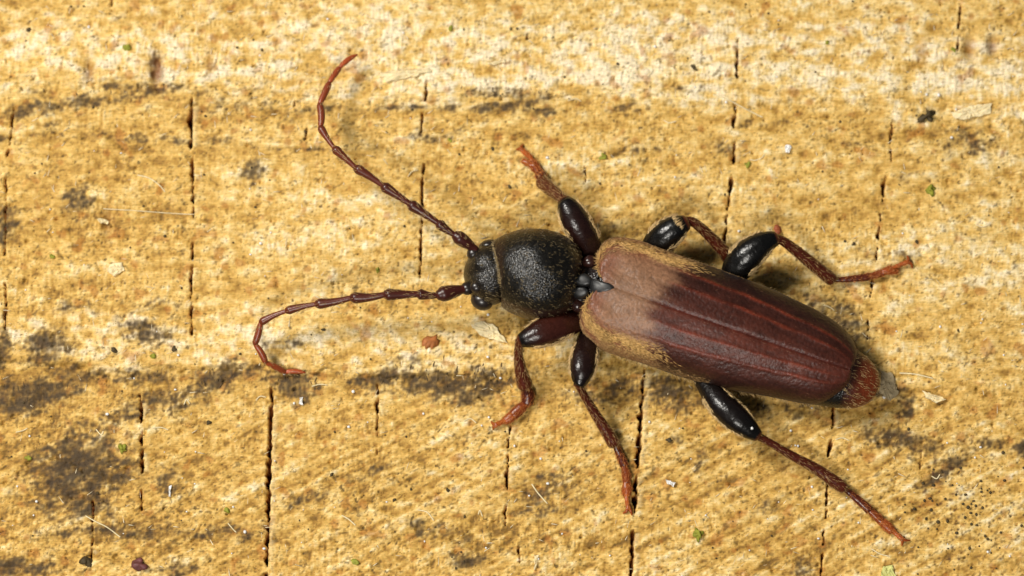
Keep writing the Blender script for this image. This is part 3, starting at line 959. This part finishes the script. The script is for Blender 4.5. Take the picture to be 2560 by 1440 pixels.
UP = [(1189, 624), (1138, 588), (1096, 558), (1025, 510), (958, 465), (890, 420), (836, 371), (801, 318), (799, 260), (823, 207), (849, 169), (894, 136)]
LO = [(1162, 722), (1097, 738), (1046, 735), (964, 736), (880, 744), (792, 760), (717, 777), (652, 806), (637, 860), (664, 906), (713, 930), (764, 932)]
uz = [.118, .140, .147, .150, .146, .138, .126, .112, .098, .084, .070, .058]
lz = [.112, .132, .138, .140, .132, .120, .104, .086, .066, .046, .030, .022]
lz[-1] = G(764, 932, 0.008).z; lz[-2] = G(713, 930, 0.012).z
antenna(UP, [17, 12.5, 13.5, 13, 12, 11, 9.5, 9, 8.5, 7.5, 7], uz, 1)
antenna(LO, [19, 13, 14.5, 13.5, 12.5, 10.5, 9.5, 8.5, 8, 7.5, 6.5], lz, 2)

# ---- legs
BLACK = np.array(lin((11, 10, 9))); FEMR = np.array(lin((64, 27, 18))); TIB = np.array(lin((76, 30, 16))); TAR = np.array(lin((168, 82, 34)))


def leg(femur, tibia, tarsus, claw, femred, seed, fcol=None):
    """femur/tibia rows: px, py, z, r (thousandths); tarsus: list of segments of such rows; claw rows: px, py lists"""
    root = bpy.data.objects.new('leg', None)
    COL.objects.link(root); root.parent = beetle
    p0 = P(femur[0][0], femur[0][1], femur[0][2] / 1000)
    root.location = p0 - beetle.location

    def W(rows, g=False):
        out = []
        for a, b, z, r in rows:
            p = G(a, b, z / 1000) if g else P(a, b, z / 1000)
            out.append(np.array([*p, r / 1000]))
        return out
    fm = tube('femur', W(femur), M_LEG, root, lambda s: BLACK * (1 - femred * math.sin(math.pi * min(1, s * 1.1)) ** 2) + FEMR * femred * math.sin(math.pi * min(1, s * 1.1)) ** 2 if s < .93 else FEMR * .7 + TAR * .12, 6, 20, 0.92)
    tb = tube('tibia', W(tibia), M_LEG, root, lambda s: TIB * (0.75 + 0.4 * s), 6, 14)
    ts = []
    for k, sg in enumerate(tarsus):
        t = k / max(1, len(tarsus) - 1)
        c = TIB * 1.1 * (1 - t) + TAR * t
        ts.append(tube('tarsus_segment', W(sg, True), M_LEG, root, lambda s, c=c: c, 4, 12, 0.75))
    for c in claw:
        ts.append(tube('claw', [q * np.array([1, 1, 1, 1.35]) for q in W(c, True)], M_LEG, root, lambda s: TAR * 0.8, 4, 8))
    fw = W(femur); tw = W(tibia)
    fd = (fw[-1] - fw[0])[:3]; td = (tw[-1] - tw[0])[:3]
    r = np.random.default_rng(seed)
    knee = fw[-1][:3]; flen = np.linalg.norm(fd)
    f0, fu = fw[0][:3], fd / flen

    def fkeep(p, n):
        t = ((p - f0) @ fu) / flen
        top = np.where(n[:, 2] > 0.45, 0.10 + 0.75 * np.clip((t - 0.45) / 0.5, 0, 1), np.where(n[:, 2] > -0.15, 0.85, 0.1))
        return r.random(len(p)) < top * np.clip((t - 0.22) / 0.2, 0.0, 1)
    surf_hairs([fm], 5000, fd, 0.010, 0.022, 0.36, 0.00075, 'femur_hair', root, keep=fkeep, spread=0.16, seed=seed, mat=M_FHAIR)
    surf_hairs([tb], 420, td, 0.010, 0.022, 0.45, 0.00045, 'tibia_hair', root, mat=M_LHAIR, seed=seed + 1)
    if ts:
        q = W(tarsus[0], True)[0][:3]; e = W(tarsus[-1], True)[-1][:3]
        surf_hairs(ts[:len(tarsus)], 600, e - q, 0.008, 0.016, 0.5, 0.0006, 'tarsus_hair', root, seed=seed + 2,
                   mat=M_TARH)
    return root


M_FHAIR = mat_plain('bright_golden_hair', (0.74, 0.52, 0.24), 0.4, 0.45, 0.0, 0.3)
M_LHAIR = mat_plain('tan_hair', (0.50, 0.31, 0.12), 0.42, 0.4, 0.0, 0.3)
M_TARH = mat_plain('orange_hair', lin((196, 120, 56)), 0.45, 0.4, 0.0, 0.25)

# front leg beyond the thorax, upper edge of the picture
leg([(1488, 656, 66, 26), (1478, 628, 82, 31), (1456, 584, 110, 37), (1434, 544, 130, 35), (1418, 515, 133, 27), (1411, 503, 131, 19)],
    [(1412, 502, 126, 13), (1398, 490, 108, 14), (1376, 473, 72, 17), (1356, 456, 38, 18)],
    [[(1360, 450, 20, 10), (1354, 442, 18, 15), (1348, 434, 14, 13)], [(1347, 430, 13, 9), (1338, 417, 10, 13), (1330, 405, 8, 10)],
     [(1334, 414, 11, 7), (1322, 408, 9, 9), (1308, 403, 7, 7)], [(1332, 402, 9, 5), (1322, 390, 9, 6), (1306, 376, 10, 6)]],
    [[(1306, 376, 10, 4), (1300, 372, 9, 3.4), (1291, 374, 3, 1.5)], [(1306, 376, 10, 4), (1303, 368, 9, 3.4), (1308, 361, 3, 1.5)]], 0.25, 100)
# front leg on the near side
leg([(1470, 792, 66, 22), (1436, 803, 84, 30), (1396, 816, 106, 38), (1352, 833, 122, 35), (1320, 845, 126, 25), (1303, 851, 124, 18)],
    [(1301, 852, 120, 13), (1296, 880, 96, 11), (1301, 920, 64, 15), (1312, 962, 32, 20)],
    [[(1314, 970, 20, 12), (1320, 985, 16, 17), (1318, 1008, 12, 15)], [(1313, 1010, 12, 10), (1300, 1022, 10, 14), (1284, 1037, 9, 14)],
     [(1290, 1032, 10, 9), (1278, 1042, 9, 13), (1264, 1052, 8, 11)], [(1272, 1046, 11, 5), (1256, 1054, 11, 6), (1240, 1062, 11, 6)]],
    [[(1242, 1061, 11, 4), (1234, 1060, 9, 3.4), (1228, 1054, 3, 1.5)], [(1242, 1061, 11, 4), (1235, 1066, 9, 3.4), (1233, 1074, 3, 1.5)]], 0.75, 110)
# middle leg on the near side
leg([(1476, 828, 60, 24), (1468, 858, 82, 29), (1460, 896, 104, 34.5), (1455, 930, 116, 31), (1449, 956, 118, 19), (1446, 964, 117, 13)],
    [(1446, 962, 116, 10), (1460, 988, 98, 10), (1484, 1028, 70, 12), (1512, 1072, 44, 15), (1534, 1107, 24, 17)],
    [[(1538, 1112, 18, 7), (1550, 1138, 13, 10), (1561, 1162, 11, 12)], [(1560, 1165, 12, 8), (1565, 1184, 10, 11), (1567, 1206, 9, 10)],
     [(1566, 1204, 10, 8), (1567, 1220, 9, 13), (1566, 1236, 7, 11)], [(1567, 1226, 12, 4.5), (1567, 1250, 11, 5), (1570, 1268, 11, 5.5)]],
    [[(1570, 1267, 10, 3.6), (1566, 1278, 8, 3), (1558, 1283, 3, 1.4)], [(1570, 1267, 10, 3.6), (1577, 1278, 8, 3), (1580, 1288, 3, 1.4)]], 0.2, 120)
# hind leg on the near side
leg([(1744, 926, 58, 22), (1766, 962, 76, 25), (1802, 1010, 98, 34), (1842, 1047, 108, 34), (1872, 1072, 107, 26), (1892, 1088, 104, 17)],
    [(1892, 1089, 102, 10), (1920, 1104, 92, 9.5), (1976, 1137, 72, 11), (2040, 1172, 48, 14), (2085, 1203, 32, 16), (2108, 1219, 24, 15)],
    [[(2114, 1224, 18, 7), (2146, 1250, 14, 10), (2173, 1274, 12, 12)], [(2173, 1275, 13, 8), (2188, 1288, 11, 11), (2204, 1303, 9, 11)],
     [(2200, 1300, 11, 8), (2216, 1314, 9, 13), (2229, 1327, 7, 11)], [(2222, 1318, 12, 4.5), (2240, 1334, 11, 5), (2254, 1346, 11, 5.5)]],
    [[(2253, 1345, 10, 3.6), (2262, 1350, 9, 3), (2275, 1351, 3, 1.4)], [(2253, 1345, 10, 3.6), (2256, 1354, 8, 3), (2255, 1364, 3, 1.4)]], 0.05, 130)
# hind leg on the far side
leg([(1826, 704, 60, 26), (1842, 672, 84, 38), (1866, 641, 104, 40), (1898, 615, 116, 33), (1922, 602, 118, 25), (1936, 597, 117, 20)],
    [(1938, 597, 115, 12), (1958, 603, 106, 12), (1992, 628, 84, 14), (2036, 664, 56, 16), (2078, 698, 26, 17)],
    [[(2088, 700, 16, 6), (2130, 697, 12, 8.5), (2172, 692, 11, 10)], [(2172, 692, 12, 7), (2190, 687, 10, 9), (2208, 681, 9, 9)],
     [(2204, 682, 10, 7), (2222, 676, 9, 11), (2242, 678, 7, 8)], [(2220, 674, 12, 4.5), (2246, 664, 11, 5), (2268, 655, 11, 5.5)]],
    [[(2267, 655, 10, 3.6), (2271, 648, 9, 3), (2268, 640, 3, 1.4)], [(2267, 655, 10, 3.6), (2278, 660, 8, 3), (2281, 670, 3, 1.4)]], 0.0, 140)
# middle leg on the far side
leg([(1628, 636, 58, 26), (1640, 614, 80, 36), (1662, 590, 102, 38), (1690, 569, 116, 32), (1711, 558, 118, 22)],
    [(1712, 552, 116, 11), (1734, 556, 106, 12), (1770, 586, 76, 14), (1804, 622, 44, 16), (1824, 650, 24, 16)],
    [[(1828, 656, 16, 6), (1840, 664, 12, 9), (1852, 668, 11, 10)], [(1852, 668, 12, 7), (1862, 668, 10, 9), (1872, 664, 9, 9)],
     [(1870, 664, 9, 6), (1878, 660, 8, 8), (1886, 654, 7, 7)]], [], 0.0, 150)

# ---- body hair
HD = np.array(P(1440, 711, 0)) - np.array(P(1247, 674, 0))


def pron_keep(p, n):
    x = (p[:, 0] * 1000 + 1280)
    return x < 1450


surf_hairs([body], 8000, lambda p: np.where((p[:, :1] * 1000 + 1280) < 1300, 1.0, 1.0) * HD[None] * np.array([1, 1, 1]) + np.random.default_rng(2).normal(size=p.shape) * 0.05,
           0.007, 0.014, 0.25, 0.0004, 'body_hair', beetle, keep=pron_keep, spread=0.4, seed=11, mat=M_DHAIR)
r = np.random.default_rng(12)
# pale fringe under the front rim of the thorax
th = r.uniform(0.02, math.pi - 0.02, 520)
i8 = 8
cen = spine[i8]
fr = np.stack([cen[0] + perp[i8][0] * np.cos(th) * 0.075 + r.normal(size=520) * .001, cen[1] + perp[i8][1] * np.cos(th) * 0.075, 0.085 + 0.080 * np.sin(th)], 1)
dn = np.stack([-np.ones(520) * 1.0 + 0 * th, 0.15 + 0 * th, 0.25 + 0 * th], 1) + r.normal(size=(520, 3)) * 0.25
hair_mesh('collar_hair', fr, dn, r.uniform(0.006, 0.011, 520), 0.0005, M_DHAIR, beetle)


def tail_keep(p, n):
    return (p[:, 0] * 1000 + 1280) > 2095


surf_hairs([body], 9000, AXn, 0.010, 0.024, 0.35, 0.0004, 'abdomen_hair', beetle, keep=tail_keep, spread=0.25, seed=13)

# ---------------------------------------------------------------- loose matter on the wood
# frayed fibres of the sawn surface: uncountable
n = 2600
fx = rng.uniform(-60, 2620, n); fy = rng.uniform(-60, 1500, n)
lowf = np.clip((fy - 800) / 300, 0, 1)
ang = np.where(rng.random(n) < 0.45, rng.normal(0, 0.5, n), np.where(rng.random(n) < 0.5, -0.55, -1.5) + rng.normal(0, 0.3, n))
roots, dirs, lens, cols = [], [], [], []
for i in range(n):
    j = int((fx[i] - X0) / PITCH); k = int((fy[i] - Y0) / PITCH)
    if depth[k, j] > 3: continue
    if st[k, j] > 0.5 and rng.random() < 0.6: continue
    if rng.random() > 0.35 + 0.9 * max(0, pale[k, j]): continue
    p = P(fx[i], fy[i], float(Z[k, j]))
    roots.append((p.x, p.y, Z[k, j] - 0.0005))
    dirs.append((math.cos(ang[i]), -math.sin(ang[i]), rng.uniform(0.0, 0.12)))
    lens.append(rng.uniform(0.006, 0.026))
    cols.append(lin((250, 234, 196), 0.9) * rng.uniform(0.75, 1.0))
fib = hair_mesh('wood_fibre_fuzz', roots, dirs, lens, rng.uniform(0.0008, 0.0020, len(roots)), M_DUST, None, cols=cols)
tag(fib, 'pale frayed wood fibres standing out of the sawn wood', 'wood fibres', kind='stuff')

# dark torn bristles along the stained ring edge
roots, dirs, lens = [], [], []
for (xa, xb, yy, cnt, ll) in [(500, 585, 945, 20, .020), (690, 790, 950, 12, .014), (905, 1270, 942, 70, .015), (0, 190, 985, 20, .012), (60, 430, 232, 20, .008), (1150, 1450, 232, 24, .008)]:
    for _ in range(cnt):
        x = rng.uniform(xa, xb); y = yy + rng.normal() * 14
        p = G(x, y)
        roots.append((p.x, p.y, p.z - 0.001)); dirs.append((rng.normal() * 0.35, 1.0, rng.uniform(0.05, 0.3))); lens.append(rng.uniform(0.3, 1.2) * ll)
db = hair_mesh('mouldy_bristles', roots, dirs, lens, rng.uniform(0.0015, 0.0035, len(roots)), mat_plain('mouldy_fibre', lin((96, 76, 46), 0.9), 0.7), None)
tag(db, 'dark mouldy bristles torn up along the stained growth ring', 'wood fibres', kind='stuff')

# pollen-like pale grains, too small to pick apart
ico = bmesh.new(); bmesh.ops.create_icosphere(ico, subdivisions=1, radius=1.0)
iv = np.array([v.co[:] for v in ico.verts]); ifc = np.array([[v.index for v in f.verts] for f in ico.faces]); ico.free()


def grains(name, pts, rads, mat):
    V, F = [], []
    for i, (p, r_) in enumerate(zip(pts, rads)):
        q = iv * np.array([r_ * rng.uniform(.8, 1.25), r_ * rng.uniform(.8, 1.25), r_ * rng.uniform(.7, 1)])
        V.append(q + np.array(p)); F.append(ifc + i * len(iv))
    return tag(link(name, fast_mesh(name, np.concatenate(V), np.concatenate(F)), mat), kind='stuff')


pts, rads = [], []
for _ in range(260):
    x = rng.uniform(-40, 2600); y = rng.uniform(-40, 1480)
    if rng.random() > 0.25 + 0.75 * (y / 1440): continue
    r_ = rng.choice([0.0018, 0.0026, 0.0034, 0.0044], p=[.35, .35, .2, .1])
    pts.append(G(x, y, r_ * 0.6)); rads.append(r_)
g1 = grains('pollen_grains', pts, rads, M_WHITE)
tag(g1, 'tiny white pollen grains strewn over the wood', 'pollen')
pts, rads = [], []
for _ in range(130):
    x = rng.uniform(-40, 2600); y = rng.uniform(-40, 1480)
    r_ = rng.uniform(0.0016, 0.0038); pts.append(G(x, y, r_ * 0.3)); rads.append(r_)
for _ in range(70):
    x, y = 2400 + rng.normal() * 80, 1270 + rng.normal() * 80
    r_ = rng.uniform(0.002, 0.0048); pts.append(G(x, y, r_ * 0.2)); rads.append(r_)
g2 = grains('dirt_grains', pts, rads, M_DARKG)
tag(g2, 'fine dark dirt grains sprinkled over the wood', 'dirt')


def flake(name, outline, mat, label, cat, dz=0.006, thick=0.006, tilt=(0, 0), group=None, seed=0, ridges=3):
    """ragged splinter: outline in px, corners jittered, lengthwise ridges, real thickness"""
    r = np.random.default_rng(seed + int(outline[0][0]))
    o2 = []
    for i, a in enumerate(outline):
        b = outline[(i + 1) % len(outline)]
        d = math.hypot(b[0] - a[0], b[1] - a[1]); m = max(2, int(d / 6))
        for k in range(m):
            t = k / m
            o2.append((a[0] + (b[0] - a[0]) * t + r.normal() * 1.2, a[1] + (b[1] - a[1]) * t + r.normal() * 1.2))
    o2 = np.array(o2); c = o2.mean(0)
    gz = max(G(x, y).z for x, y in o2[::2]) * 0.5 + np.mean([G(x, y).z for x, y in o2[::2]]) * 0.5
    bm = bmesh.new()
    rings = []
    for f in (1.0, 0.8, 0.55, 0.28):
        ring = []
        for (x, y) in o2:
            X, Y = c[0] + (x - c[0]) * f, c[1] + (y - c[1]) * f
            z = gz + dz + tilt[0] * (X - c[0]) / 1000 + tilt[1] * (c[1] - Y) / 1000 + (1 - f) * thick * 0.5 + r.normal() * 0.0010 + 0.0012 * math.sin((X * .4 + Y * 1.1) * .35 * ridges)
            ring.append(bm.verts.new(P(X, Y, z)))
        rings.append(ring)
    n = len(o2)
    bot = [bm.verts.new(v.co - Vector((0, 0, thick))) for v in rings[0]]
    for a, b in zip(rings[:-1], rings[1:]):
        for i in range(n):
            bm.faces.new((a[i], a[(i + 1) % n], b[(i + 1) % n], b[i]))
    bm.faces.new(rings[-1]); bm.faces.new(bot[::-1])
    for i in range(n):
        bm.faces.new((bot[i], bot[(i + 1) % n], rings[0][(i + 1) % n], rings[0][i]))
    org = P(c[0], c[1], gz)
    for v in bm.verts: v.co -= org
    bmesh.ops.recalc_face_normals(bm, faces=bm.faces)
    me = bpy.data.meshes.new(name); bm.to_mesh(me); bm.free()
    o = link(name, me, mat, None, smooth=False)
    o.location = org
    return tag(o, label, cat, group)


flake('wood_flake', [(1178, 812), (1205, 803), (1232, 810), (1270, 856), (1246, 853), (1200, 838)], M_CREAM,
      'broad pale wood flake lying between the beetle head and front leg knee', 'wood flake', 0.004, 0.008)
flake('wood_flake', [(2204, 928), (2232, 934), (2246, 985), (2226, 1004), (2198, 978)], M_GREYFL,
      'grey wood flake lying just behind the rusty abdomen tip', 'wood flake', 0.008, 0.008, ridges=5)
flake('wood_flake', [(2376, 282), (2430, 263), (2480, 258), (2476, 284), (2400, 300)], M_CREAM,
      'long cream splinter beside a small black crumb', 'wood flake', 0.004, 0.008)
flake('wood_shard', [(1963, 361), (1976, 362), (1974, 381), (1964, 379)], M_WHITE,
      'tiny bright white rectangular shard lying alone on the wood', 'shard', 0.006, 0.004)
flake('wood_chip', [(2306, 976), (2330, 984), (2366, 998), (2340, 1006), (2316, 994)], M_CREAM,
      'pale frayed chip a little beyond the grey flake behind the abdomen', 'wood chip', 0.005, 0.006)
flake('wood_flake', [(950, 185), (985, 178), (1070, 172), (1078, 178), (1010, 196), (965, 204)], M_CREAM,
      'cream splinter lying across the top of a split near the raised antenna tip', 'wood flake', 0.004, 0.006)
flake('wood_flake', [(2282, 1420), (2290, 1412), (2232, 1412), (2206, 1416), (2200, 1445), (2238, 1446)][2:], M_YGREEN,
      'pale yellow-green square flake below the hind foot claws', 'flake', 0.004, 0.005)
flake('wood_flake', [(243, 548), (256, 545), (272, 552), (270, 560), (252, 558)], M_CREAM,
      'small oval cream scale beside a rusty streak in the wood', 'wood scale', 0.006, 0.005)
flake('wood_splinter', [(1216, 158), (1262, 150), (1262, 156), (1222, 164)], M_CREAM,
      'thin pale splinter lying level across the pale growth ring', 'splinter', 0.006, 0.004)
flake('wood_flake', [(275, 660), (304, 655), (310, 676), (286, 690), (268, 678)], M_CREAM,
      'chunky whitish wood crumb left of the long split', 'wood flake', 0.004, 0.008)
flake('wood_flake', [(1335, 1388), (1346, 1388), (1340, 1420), (1334, 1424)], M_CREAM, 'upright narrow pale splinter below a chain of short splits', 'splinter', 0.004, 0.005)
flake('wood_shard', [(1664, 1198), (1688, 1206), (1684, 1216), (1668, 1210)], M_WHITE, 'small white chip right of the wide dark split under the middle foot', 'wood chip', 0.005, 0.005)
flake('wood_shard', [(421, 1214), (430, 1212), (427, 1242), (421, 1240)], M_WHITE, 'slim white chip on a brown stain beside a short split', 'wood chip', 0.005, 0.004)
flake('wood_shard', [(750, 995), (757, 994), (756, 1012), (750, 1010)], M_WHITE, 'tiny white sliver under the tip of the lowered antenna', 'wood chip', 0.005, 0.004)


def crumb(name, px, py, r, mat, label, cat, group=None, seed=1, sink=0.5, z=None, amp=0.35, sq=(1, 1, .7)):
    p = G(px, py) if z is None else P(px, py, z)
    if z is None: sink, amp = 0.25, amp * 1.3
    o = blob(name, (0, 0, r * sq[2] * sink), (r * sq[0], r * sq[1], r * sq[2]), mat, None, rot=seed * 1.3, nz=9, seed=seed, amp=amp)
    o.location = p
    return tag(o, label, cat, group)


crumb('bark_crumb', 1078, 861, 0.019, M_ORANGE, 'orange-brown bark crumb lying between the lowered antenna and the front leg', 'crumb', seed=3, sq=(1.1, .85, .3))
crumb('bark_crumb', 350, 1413, 0.016, M_PURPLE, 'purplish brown crumb between two short splits', 'crumb', seed=5)
crumb('bark_crumb', 215, 1404, 0.014, M_DARKG, 'blackish green crumb beside a narrow split', 'crumb', seed=6)
crumb('bark_crumb', 2318, 291, 0.013, M_DARKG, 'ragged black crumb near the long cream splinter', 'crumb', seed=8, amp=0.6)
crumb('bark_crumb', 1943, 578, 0.010, M_REDCR, 'small orange crumb at the hind knee of the beetle', 'crumb', seed=9)
crumb('bark_crumb', 1295, 590, 0.008, M_REDCR, 'tiny reddish crumb stuck to the edge of the black thorax', 'crumb', seed=10, z=0.125, amp=0.6)
crumb('white_speck', 1508, 1062, 0.0042, M_WHITE, 'white speck stuck to the tibia of the near middle leg', 'speck', seed=11, z=0.058, amp=0.2)
crumb('white_speck', 1880, 1071, 0.0034, M_WHITE, 'white speck stuck to the thigh of the near hind leg', 'speck', seed=12, z=0.130, amp=0.2)
k = 20
ALGAE = {(315, 122): 'green algae crumb close to the rusty notch in the pale ring', (2326, 475): 'yellow-green algae crumb beside the winding split behind the far hind foot',
         (1745, 1336): 'largest green algae tuft, between the two splits below the near hind leg', (1868, 412): 'green algae crumb just right of a broken split above the far hind knee',
         (890, 1408): 'green algae crumb on golden wood between two long splits', (307, 1120): 'green algae crumb beside the short split near the mould patch',
         (1507, 392): 'green algae crumb near the dark slanting sliver above the front foot'}
for (x, y, r_) in [(315, 122, .010), (2326, 475, .011), (1745, 1336, .013), (130, 640, .007), (385, 890, .007), (945, 675, .006), (2385, 125, .006),
                   (1868, 412, .008), (307, 1120, .009), (70, 1145, .008), (890, 1408, .009), (565, 1278, .006), (1507, 392, .008), (1125, 350, .005), (2068, 106, .005), (1130, 70, .006)]:
    k += 1
    lb = ALGAE.get((x, y))
    crumb('algae_crumb', x, y, r_ * 0.85, M_GREEN, lb or 'tiny green algae crumb on the wood', 'algae', None if lb else 'tiny green algae crumbs', seed=k, amp=.5, sq=(1, 1, .55))
for (x, y, r_) in [(72, 75, .008), (1733, 168, .008), (522, 1057, .008), (1232, 373, .006), (810, 824, .006), (830, 1187, .006), (1120, 1225, .007), (2135, 610, .006),
                   (2292, 605, .007), (1674, 1100, .010), (655, 125, .005), (285, 875, .010), (435, 873, .009), (1275, 468, .006), (986, 1250, .006)]:
    k += 1
    crumb('dark_grain', x, y, r_ * 0.7, M_DARKG, 'small dark grain of dirt on the wood', 'grain', 'dark dirt grains', seed=k, amp=.25, sq=(1.2, .8, .7))


def fibre(pts, r, label, group=None, lift=0.006):
    C = catmull([np.append(np.array(G(x, y, lift)), r) for x, y in pts], 7)
    # the hair rests on the highest wood under it
    z = np.array([max(ground(c[0] + dx, c[1]) for dx in (-.004, 0, .004)) + r * 0.6 for c in C])
    z = np.convolve(np.pad(z, 3, mode='edge'), np.ones(7) / 7, 'valid')
    C[:, 2] = z
    Vv, Ff, s = tube_arrays(list(C), 1, 6)
    org = Vector(C[0, :3])
    me = mesh('loose_fibre', Vv - np.array(org), Ff)
    o = link('loose_fibre', me, M_CREAM); o.location = org
    return tag(o, label, 'fibre', group)


fibre([(1783, 236), (1820, 248), (1862, 270), (1906, 292)], .0016, 'long pale hair lying across a broken split')
fibre([(2250, 932), (2290, 935), (2332, 945)], .0018, 'white hair lying just behind the abdomen tip')
fibre([(344, 437), (372, 444), (398, 462), (412, 478)], .0016, 'curved white hair beside the thick dark split')
fibre([(258, 521), (330, 525), (420, 532), (484, 535)], .0012, 'long straight thread ending at the thick dark split')
fibre([(214, 1289), (240, 1304), (268, 1318), (300, 1342)], .0016, 'kinked pale hair below the big dark mould stain')
fibre([(855, 1288), (872, 1298), (888, 1312)], .0018, 'short straight white fibre on golden wood between two splits')
fibre([(1045, 1274), (1068, 1280), (1084, 1300)], .0016, 'bent white fibre beside a chain of short splits')
fibre([(1330, 1210), (1345, 1232), (1368, 1258)], .0018, 'pale forked fibre on a brown stain')
fibre([(2180, 1372), (2200, 1384), (2222, 1390)], .0014, 'fine pale hair below the hind foot')
fibre([(1875, 398), (1888, 400), (1904, 394), (1910, 386)], .0014, 'tiny curled white hair near the white shard')
fibre([(2060, 762), (2076, 768), (2086, 776)], .0014, 'fine white hair beside the far edge of the wing cases')
for pts in [[(40, 1080), (56, 1076), (68, 1070)], [(240, 1073), (252, 1086), (258, 1078)], [(380, 1070), (402, 1068), (420, 1074)], [(460, 1010), (466, 998), (474, 1008)],
            [(1160, 1052), (1176, 1046), (1190, 1056)], [(1196, 1285), (1200, 1275), (1206, 1290)], [(570, 1308), (582, 1322), (590, 1330)], [(2330, 1190), (2342, 1196), (2350, 1186)],
            [(2090, 1098), (2106, 1094), (2122, 1100)], [(780, 965), (800, 960), (818, 962)], [(640, 1000), (650, 990), (664, 992)], [(1020, 440), (1030, 428), (1044, 424)],
            [(1420, 250), (1440, 246), (1452, 252)], [(2440, 560), (2456, 566), (2474, 560)], [(1660, 300), (1672, 306), (1690, 302)]]:
    fibre(pts, .0015, 'short stray white fibre on the wood', 'stray short fibres')
